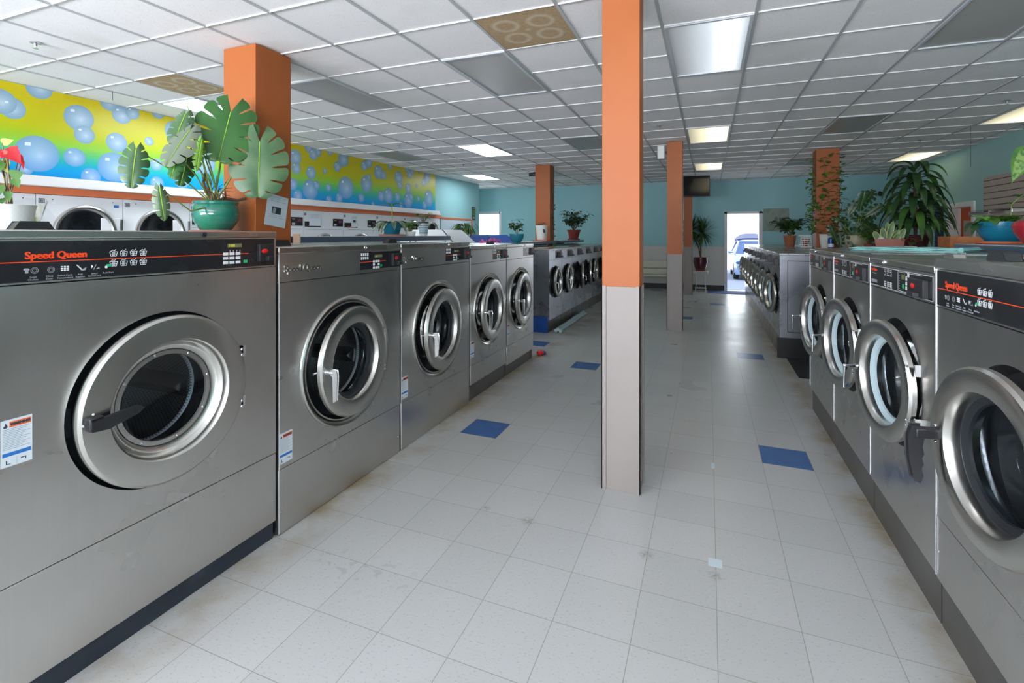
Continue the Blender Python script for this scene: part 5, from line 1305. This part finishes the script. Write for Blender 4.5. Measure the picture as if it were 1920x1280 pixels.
# terracotta trough with variegated plant
t=thing('trough_planter','terracotta trough of cream-edged upright leaves behind the aqua towel','plant',(2.25,8.0,CZ),math.radians(-14)); t.scale=(.85,.85,.85)
m=MB(); m.add([(-.155,-.09,0),(.155,-.09,0),(.155,.09,0),(-.155,.09,0),(-.19,-.115,.20),(.19,-.115,.20),(.19,.115,.20),(-.19,.115,.20),(-.175,-.10,.20),(.175,-.10,.20),(.175,.10,.20),(-.175,.10,.20),(-.17,-.095,.17),(.17,-.095,.17),(.17,.095,.17),(-.17,.095,.17)],
 [(0,3,2,1),(0,1,5,4),(1,2,6,5),(2,3,7,6),(3,0,4,7),(4,5,9,8),(5,6,10,9),(6,7,11,10),(7,4,8,11),(8,9,13,12),(9,10,14,13),(10,11,15,14),(11,8,12,15)]); m.box(-.198,.198,-.122,.122,.185,.186)
m=MB(); m.add([(-.155,-.09,0),(.155,-.09,0),(.155,.09,0),(-.155,.09,0),(-.19,-.115,.20),(.19,-.115,.20),(.19,.115,.20),(-.19,.115,.20),(-.175,-.10,.20),(.175,-.10,.20),(.175,.10,.20),(-.175,.10,.20),(-.17,-.095,.17),(.17,-.095,.17),(.17,.095,.17),(-.17,.095,.17)],
 [(0,3,2,1),(0,1,5,4),(1,2,6,5),(2,3,7,6),(3,0,4,7),(4,5,9,8),(5,6,10,9),(6,7,11,10),(7,4,8,11),(8,9,13,12),(9,10,14,13),(10,11,15,14),(11,8,12,15)]); m.build('pot',MT['terracotta_pale'],t)
m=MB(); m.box(-.168,.168,-.093,.093,.14,.172); m.build('soil',MT['soil'],t)
random.seed(16); lf=MB()
for (x,ln,ax) in ((-.13,.17,-.5),(-.06,.22,-.15),(.03,.20,.6),(.10,.22,.55),(-.10,.12,-.9),(.0,.30,-.1),(.05,.14,.9),(.13,.15,.3),(-.02,.32,.25)):
    lf.leaf((x,rnd(-.05,.05),.17),(ax,-.05,1.2),ln,.085,.1,.2,7,0,'oval',side=(1,0,-ax*.8),mi2=1,edge=.76)
lf.build('foliage',[MT['leaf_mid'],MT['leaf_cream']],t)
m=MB(); m.sphere((-.10,-.04,.19),.05,14,8,sc=(1,1,.9)); m.build('white_stone',MT['white_pot'],t)
# tall corn plant
t=thing('corn_plant','tall corn plant with long arching dark leaves, biggest plant at right','plant',(2.80,8.85,CZ))
pot('pot',[(0,0),(0,.13),(.20,.17),(.22,.175),(.22,.16),(.19,.155)],MT['maroon_pot'],t,soil_r=.155,soil_z=.20)
random.seed(17); lf=MB(); st=MB(); st.tube([(0,0,.2),(.01,0,.55),(-.01,0,.85),(0,0,1.20)],.024,9,0,.014)
st.tube([(.10,0,.2),(.14,0,.34),(.18,.0,.42)],.016,8,0,.01)
for k in range(60):
    z=.30+.92*(k/60); a=k*2.399; up=rnd(.35,.8)+(.7 if k>53 else 0)
    lf.leaf((math.cos(a)*.02,math.sin(a)*.02,z),(math.cos(a),math.sin(a),up),rnd(.50,.70)*(1.0 if k<53 else .8),.10,3.0,.28,12,0 if k%5 else 1,'lance')
for k in range(18):
    a=k*2.399; lf.leaf((.18,0,.40),(math.cos(a),math.sin(a),rnd(.4,1.1)),rnd(.28,.42),.06,2.4,.28,9,0 if k%3 else 1,'lance')
lf.build('foliage',[MT['leaf_dark'],MT['leaf_mid']],t); st.build('stems',MT['bark'],t)
t=thing('leafy_plant','small red-flowered plant low in front of the corn plant','plant',(2.42,7.80,CZ))
m=MB(); m.lathe([(0,0),(0,.05),(.08,.065),(.08,.055),(.06,0)],(0,0,0),'z',18); m.build('pot',MT['white_pot'],t)
bush(t,'foliage',['leaf_dark','leaf_red','leaf_dark'],(0,0,.07),.14,.16,50,.06,.04,1.0,'oval',nst=7,seed=18)
# wooden box
t=thing('wooden_box','open orange-brown wooden box behind the turquoise bowl','box',(2.80,7.15,CZ))
m=MB()
for (a,b_,c,d_) in ((-.27,.27,-.16,-.145),(-.27,.27,.145,.16),(-.27,-.255,-.145,.145),(.255,.27,-.145,.145)): m.box(a,b_,c,d_,0,.205)
m.box(-.255,.255,-.145,.145,0,.012); m.build('box_body',MT['wood'],t,bevel=.003)
# turquoise bowl
SZ=1.465
t=thing('bowl_planter','wide turquoise bowl of leafy greens on a terracotta saucer at right','plant',(2.125,4.975,SZ)); t.scale=(.86,.86,1.0)
m=MB(); m.lathe([(0,0),(0,.15),(.006,.185),(.022,.19),(.022,.175),(.010,.12),(.010,0)],(0,0,0),'z',40); m.build('saucer',MT['terracotta'],t)
pot('pot',[(.012,0),(.012,.095),(.022,.115),(.06,.150),(.11,.172),(.135,.176),(.138,.180),(.170,.185),(.173,.185),(.172,.175),(.15,.170)],MT['blue_pot'],t,soil_r=.170,soil_z=.150,n=56)
bush(t,'foliage',['leaf_mid','leaf_bright','leaf_mid'],(-.03,0,.14),.17,.08,90,.12,.08,1.0,'oval',nst=10,seed=19)
lf=MB(); random.seed(20)
pts=[(.06,0,.15),(.055,-.01,.25),(.06,-.01,.31),(.11,-.02,.36),(.18,-.02,.41)]; m=MB(); m.tube(pts,.004,6); 
for p,dx in ((pts[2],-1),(pts[3],1),(pts[3],-.6),(pts[4],1)): lf.leaf(p,(dx,-.3,.3),.085,.055,.5,.2,6,0,'oval')
lf.leaf((-.17,0,.16),(-1,-.2,.3),.16,.10,2.6,.2,8,1,'heart'); lf.leaf((-.17,-.05,.16),(-1,-.4,-.2),.15,.09,2.4,.2,8,1,'heart')
lf.build('sprig_leaves',[MT['leaf_mid'],MT['leaf_dark']],t); m.build('stems',MT['stem_green'],t)
# red vase with dieffenbachia
t=thing('red_vase_planter','shiny red rounded vase at the right edge with a big variegated leaf above','plant',(2.055,4.41,SZ))
pot('pot',[(0,0),(0,.045),(.03,.07),(.09,.108),(.13,.118),(.16,.108),(.172,.085),(.175,.08),(.165,.075)],MT['red_vase'],t,soil_r=.08,soil_z=.16,n=40)
lf=MB(); m=MB()
for (A,B,w) in (((-.02,.02,.66),(-.11,.0,.50),.14),((.05,.02,.60),(.22,-.05,.50),.16),((.0,.02,.45),(.14,-.10,.36),.13),((.03,.05,.72),(.10,.02,.58),.13)):
    A=Vector(A); B=Vector(B); d=B-A; lf.leaf(A,d,d.length*1.4,w,.5,.2,9,0,'heart',side=d.cross(Vector((0,-1,.3))),mi2=1,edge=.62)
    m.tube([(0,0,.16),(A*.6),A],.006,6)
lf.build('foliage',[M_('variegated_leaf',rgb(120,150,76),.4,var=(40,rgb(58,104,44),.45,.6)),MT['leaf_mid']],t); m.build('stems',MT['stem_green'],t)

# folded aqua towel on the right washers
t=thing('folded_towel','folded aqua terry towel lying across the lids of the right washers','towel',(1.48,4.66,1.4145),math.atan2(-.42,.62))
m=MB(); hw=.20; hl=.37; n=28
prof=[]
for k in range(n+1):
    x=-hl+2*hl*k/n; prof.append((x,.030+.004*math.sin(k*.7)+(.006 if k>n-6 else 0)))
def layer(z0,th,x0,x1,w):
    vs=[];fs=[]
    N_=24
    for i in range(N_+1):
        x=x0+(x1-x0)*i/N_; e=min(1,math.sin(PI*min(1,max(0,(i/N_))*.999+.0005))*4)
        zt=z0+th*(.35+.65*min(1,e))+.003*math.sin(i*.9+z0*90); zb=z0
        for (y,z) in ((-w,zb),(-w-.004,(zb+zt)/2),(-w,zt-.002),(-w*.5,zt+.001),(w*.5,zt),(w,zt-.002),(w+.004,(zb+zt)/2),(w,zb)): vs.append((x,y,z))
    for i in range(N_):
        for j in range(8): fs.append((i*8+j,i*8+(j+1)%8,(i+1)*8+(j+1)%8,(i+1)*8+j))
    fs+=[tuple(range(8)),tuple(N_*8+j for j in range(8))]
    m.add(vs,fs,0,True)
layer(0,.014,-hl,hl-.05,hw); layer(.0135,.014,-hl-.01,hl-.02,hw-.004)
m.tube([(hl-.06,y_,.018) for y_ in (-hw,-.1,0,.1,hw)],.016,10); m.build('towel_layers',MT['towel_teal'],t)
# rolled towel on the floor
random.seed(5); t=thing('rolled_towel','long pale towel rolled along the floor by the far left washers','towel',(-2.20,8.4,0))
m=MB()
for (dx,r,dz) in ((-.035,.030,.0),(.030,.026,.0),(.0,.024,.028)):
    m.tube([(dx+rnd(-.01,.01)+(-.04)*(k/9),-.95+1.9*k/9,r+dz) for k in range(10)],r,9)
m.build('towel_roll',MT['towel_pale'],t)
x,y,_=on_z(1003,669,0); t=thing('rag','small red and blue rag on the floor at the aisle corner','rag',(x+.03,y+.12,0))
m=MB(); m.sphere((0,0,.03),.05,12,8,0,(1,1,.6)); m.sphere((.02,.05,.022),.04,12,8,1,(1,1.3,.55)); m.build('rag_folds',[MT['red'],MT['blue_paint']],t)
# mats
simple('floor_mat','black ribbed rubber mat between the two right washer rows','mat',[(.90,1.70,6.05,6.93,0,.012)],MT['black_mat'],.004)
simple('door_mat','blue carpet mat inside the open back door','mat',[(-.02,1.62,13.95,14.68,0,.010)],MT['blue_mat'],.003)

# ------------------------------------------------------------------ far wall
t=thing('bench','pale slatted bench with dark legs against the far wall','bench',(-1.55,14.30,0))
m=MB(); m.box(-.75,.75,-.22,.16,.385,.43); m.build('seat',MT['bench'],t,bevel=.006)
m=MB(); m.box(-.75,.75,.16,.19,.43,.58); m.box(-.75,.75,.19,.22,.60,.80); m.build('backrest',MT['bench'],t,bevel=.006)
for x in (-.5,.52):
    m=MB(); m.box(x-.02,x+.02,-.03,.03,.0,.385); m.box(x-.02,x+.02,-.20,.20,.0,.03); m.box(x-.015,x+.015,.15,.19,.38,.75); m.build('leg',MT['dark_print'],t)
t=thing('plant_stand','ornate white wire plant stand by the back door','plant stand',(-.20,14.22,0))
m=MB(); m.lathe([(.55,.20),(.565,.20),(.565,0)],(0,0,0),'z',24); 
m.lathe([(.51,.195),(.515,.195)],(0,0,0),'z',24); m.build('top',MT['white_pot'],t)
m=MB()
for k in range(12):
    a=2*PI*k/12; m.tube([(math.cos(a)*.195,math.sin(a)*.195,.55),(math.cos(a+.15)*.195,math.sin(a+.15)*.195,.50),(math.cos(a+.35)*.195,math.sin(a+.35)*.195,.50),(math.cos(a+.5)*.195,math.sin(a+.5)*.195,.55)],.005,5)
m.build('scroll_trim',MT['white_pot'],t)
for k in range(4):
    a=PI/4+PI/2*k; m=MB(); m.tube([(math.cos(a)*.18,math.sin(a)*.18,.55),(math.cos(a)*.15,math.sin(a)*.15,.3),(math.cos(a)*.19,math.sin(a)*.19,.0)],.008,6); m.build('leg',MT['white_pot'],t)
m=MB(); m.lathe([(.10,.155),(.11,.155),(.11,.145),(.10,.145),(.10,.155)],(0,0,0),'z',20); m.build('ring_brace',MT['white_pot'],t)
t=thing('potted_dracaena','spiky dracaena in a maroon pot on the white wire stand','plant',(-.20,14.22,.566))
m=MB(); m.lathe([(0,0),(0,.13),(.05,.14),(.05,.11),(.01,0)],(0,0,0),'z',24); m.build('saucer',MT['darkred_pot'],t)
pot('pot',[(.02,0),(.02,.12),(.10,.155),(.25,.185),(.33,.175),(.35,.18),(.36,.178),(.35,.165),(.32,.16)],MT['maroon_pot'],t,soil_r=.16,soil_z=.33)
random.seed(23); lf=MB(); m=MB(); m.tube([(0,0,.3),(.01,0,.55),(-.01,0,.80),(.0,.0,.98)],.022,8,0,.015); m.tube([(0,0,.32),(-.04,0,.60),(-.20,-.05,1.0)],.018,8,0,.012)
for (c,n_) in (((.05,0,1.02),130),((-.26,-.05,1.08),120)):
    for k in range(n_):
        a=rnd(0,2*PI); e=rnd(-.9,1.4); lf.leaf(c,(math.cos(a)*math.cos(e),math.sin(a)*math.cos(e)*.65,math.sin(e)),rnd(.38,.54),.05,.45,.2,5,0 if k%3 else 1,'blade')
lf.build('foliage',[MT['leaf_dark'],MT['leaf_mid']],t); m.build('stems',MT['bark'],t)
t=thing('wall_picture','faded pale unframed picture on the far wall right of the back door','picture',(1.665,YB-.001,1.935))
m=MB(); m.box(-.30,.30,-.022,-.001,-.30,.30); m.build('canvas',M_('faded_print',rgb(146,158,146),.7,var=(5,rgb(122,136,130),.45,.65)),t)
m=MB(); m.prism([(-.06,-.05),(-.02,-.12),(.03,-.06),(.05,.04),(.0,.10),(-.05,.03)],'y',-.0228,-.022); m.build('printed_figure',M_('faded_grey',rgb(112,124,120),.7),t)
simple('wall_sign','small dark brown sign on the far wall between the plants','sign',[(3.58,3.80,YB-.012,YB-.001,1.69,1.84)],MT['brown_sign'])
# ------------------------------------------------------------------ right wall
t=thing('slatwall_panel','taupe slatted display panel on the right wall','wall panel',(XR-.001,9.06,0))
m=MB(); m.box(-.02,-.001,-1.16,1.16,.95,2.46,0)
k=0; z=1.02
while z<2.42: m.box(-.0206,-.0200,-1.16,1.16,z,z+.012,1); z+=.098
m.build('slat_boards',[MT['slat'],MT['slat_groove']],t)
t=thing('glass_shelf','clear glass shelf on brackets along the slatted panel','shelf',(XR-.16,9.4,1.90)); m=MB(); m.quad((-.15,-.75,.012),(.13,-.75,.012),(.13,.75,.012),(-.15,.75,.012)); m.build('glass_board',MT['plastic_clear'],t)
m=MB(); 
for yy in (-.6,0,.6): m.box(-.13,.135,yy-.012,yy+.012,-.045,-.002)
m.build('bracket',MT['chrome'],t)
m=MB(); X0=XR-.03; m.box(X0,XR+.155,10.52,10.608,0,2.11); m.box(X0,XR+.155,11.452,11.54,0,2.11); m.box(X0,XR+.155,10.60,11.46,2.022,2.11)
struct(m.build('door_3',MT['white_trim'],bevel=.003))
m=MB(); m.box(XR+1.1,XR+1.2,9.8,12.4,0,HT); m.box(XR+.15,XR+1.1,9.8,9.9,0,HT); m.box(XR+.15,XR+1.1,12.3,12.4,0,HT); m.box(XR+.15,XR+1.1,9.9,12.3,2.6,2.7); m.box(XR+.15,XR+1.1,9.9,12.3,-.08,0)
struct(m.build('wall_side_room',M_('orange_room_wall',rgb(214,120,84),.6)))
simple('wall_notice','white notice on the orange wall inside the side room','notice',[(4.66,4.84,12.288,12.299,1.50,1.82)],MT['label_white'])
t=thing('ceiling_light','small added fill light panel, out of view, in the side room at right','ceiling light',(4.7,11.2,2.59))  # unseen lamp added to brighten the dark side room
m=MB(); m.box(-.2,.2,-.3,.3,-.03,.008,0); m.build('frame',MT['fix_frame'],t); m=MB(); m.box(-.17,.17,-.27,.27,-.034,-.031); m.build('diffuser',M_('side_room_fill_lens',rgb(220,215,200),.5,emit=(1,.93,.8,1),estr=3.0),t)
t=thing('wall_shutter','narrow navy louvred shutter on the right wall behind the corn plant','shutter',(XR-.001,11.90,0)); m=MB(); m.box(-.015,-.001,-.17,.17,1.0,2.09,0)
z=1.03
while z<2.05: m.prism([(-.015,z),(-.035,z+.01),(-.015,z+.03)],'y',-.16,.16); z+=.045
m.build('louvres',MT['navy'],t)

# ------------------------------------------------------------------ outside the back door
MT['asphalt']=M_('car_park_asphalt',rgb(108,116,136),.8,bump=(30,.3,.01))
simple('car_park_ground','sunlit grey car park paving outside the back door','ground',[(-14,20,YB+.16,28,-.40,-.30)],MT['asphalt'],kind='structure')
simple('bright_far_ground','bright white ground beyond the parked car','ground',[(-14,20,28.01,60,-.40,-.29)],M_('bright_ground',rgb(236,236,236),.8),kind='structure')  # whitened so the distant ground reads as blown out by glare
simple('backdrop_building','plain white made-up building giving a blown-out view beyond the car park','building',[(-14,20,44,50,-.28,9)],MT['white_trim'],kind='structure')  # white wall put in to make the door view blow out
t=thing('car','pale blue-white hatchback with its tailgate raised, seen through the back door','car',(1.86,23.9,-.295))
body=M_('pale_car_paint',rgb(140,160,196),.25,.2,coat=.6); gl=M_('car_glass',rgb(40,70,120),.08); blk=MT['black_plastic']
m=MB(); 
def loft(secs,mi=0,smooth=True):
    n=len(secs[0]); vs=[p for s in secs for p in s]; fs=[(i*n+j,i*n+(j+1)%n,(i+1)*n+(j+1)%n,(i+1)*n+j) for i in range(len(secs)-1) for j in range(n)]
    fs+=[tuple(range(n)),tuple((len(secs)-1)*n+j for j in range(n))]; m.add(vs,fs,mi,smooth)
def sec(y,w,z0,z1,r=.10): return [(-w+r*.6,y,z0),(w-r*.6,y,z0),(w,y,z0+r),(w,y,(z0+z1)/2),(w-.03,y,z1-r),(w-r,y,z1),(-w+r,y,z1),(-w+.03,y,z1-r),(-w,y,(z0+z1)/2),(-w,y,z0+r)]
loft([sec(-2.10,.62,.28,.66),sec(-2.02,.78,.22,.80),sec(-1.8,.88,.20,.92),sec(-1.2,.91,.20,1.02),(sec(-.9,.91,.20,1.06)),sec(1.6,.91,.20,1.05),sec(2.0,.86,.25,1.0)])
m.build('body',body,t)
m=MB(); loft([[(-.80,-1.10,1.03),(.80,-1.10,1.03),(.80,-1.09,1.04),(-.80,-1.09,1.04)],[(-.64,-.38,1.50),(.64,-.38,1.50),(.64,-.37,1.51),(-.64,-.37,1.51)]],0,False); m.build('windshield',gl,t)
m=MB(); loft([[(-.84,-1.0,1.02),(.84,-1.0,1.02),(.64,-.34,1.50),(-.64,-.34,1.50)],[(-.84,1.7,1.02),(.84,1.7,1.02),(.64,1.4,1.52),(-.64,1.4,1.52)]],0,False); m.box(-.62,.62,-.35,1.42,1.50,1.545); m.build('cabin',gl,t)
m=MB()
for s in (-1,1): m.tube([(s*.83,-1.08,1.02),(s*.65,-.36,1.52),(s*.65,.5,1.56),(s*.65,1.4,1.54),(s*.82,1.9,1.05)],.035,7)
m.box(-.64,.64,-.36,1.42,1.53,1.57); m.build('roof',body,t)
m=MB(); secs=[]
for k in range(13):
    a=-1+k/6; x=.70*a; dz=-.26*a*a*abs(a); secs.append([(x,1.45,1.60+dz*.3),(x,2.25,1.80+dz),(x,2.27,1.90+dz),(x,1.45,1.68+dz*.3)])
loft(secs,0,False); m.build('tailgate',M_('tailgate_underside',rgb(26,42,92),.4),t,bevel=.01)
for (x,y) in ((-.80,-1.35),(.80,-1.35),(-.80,1.35),(.80,1.35)):
    m=MB(); m.lathe([(-.10,.20),(-.11,.31),(-.08,.335),(.08,.335),(.11,.31),(.10,.20)],(x,y,.335),'x',28); w=m.build('wheel',blk,t)
    m=MB(); m.lathe([(-.09,.20),(-.10,.19),(-.06,.05),(-.08,0)],(x,y,.335),'x',20); m.lathe([(.09,.20),(.10,.19),(.06,.05),(.08,0)],(x,y,.335),'x',20); m.build('wheel_rim',MT['chrome'],w)
m=MB()
for s in (-1,1): m.sphere((s*.68,-1.99,.70),.14,12,8,0,(1.1,.5,.5))
m.build('headlight',gl,t)
m=MB(); m.box(-.50,.50,-2.125,-2.06,.34,.50); m.build('grille',blk,t,bevel=.02); m=MB(); m.box(-.26,.26,-2.13,-2.10,.52,.62); m.build('number_plate',MT['white_print'],t)
for s in (-1,1):
    m=MB(); m.sphere((s*1.01,-.85,1.10),.09,10,8,0,(1.1,.7,.75)); m.box(min(s*.86,s*1.0),max(s*.86,s*1.0),-.87,-.82,1.05,1.09); m.build('side_mirror',body,t)
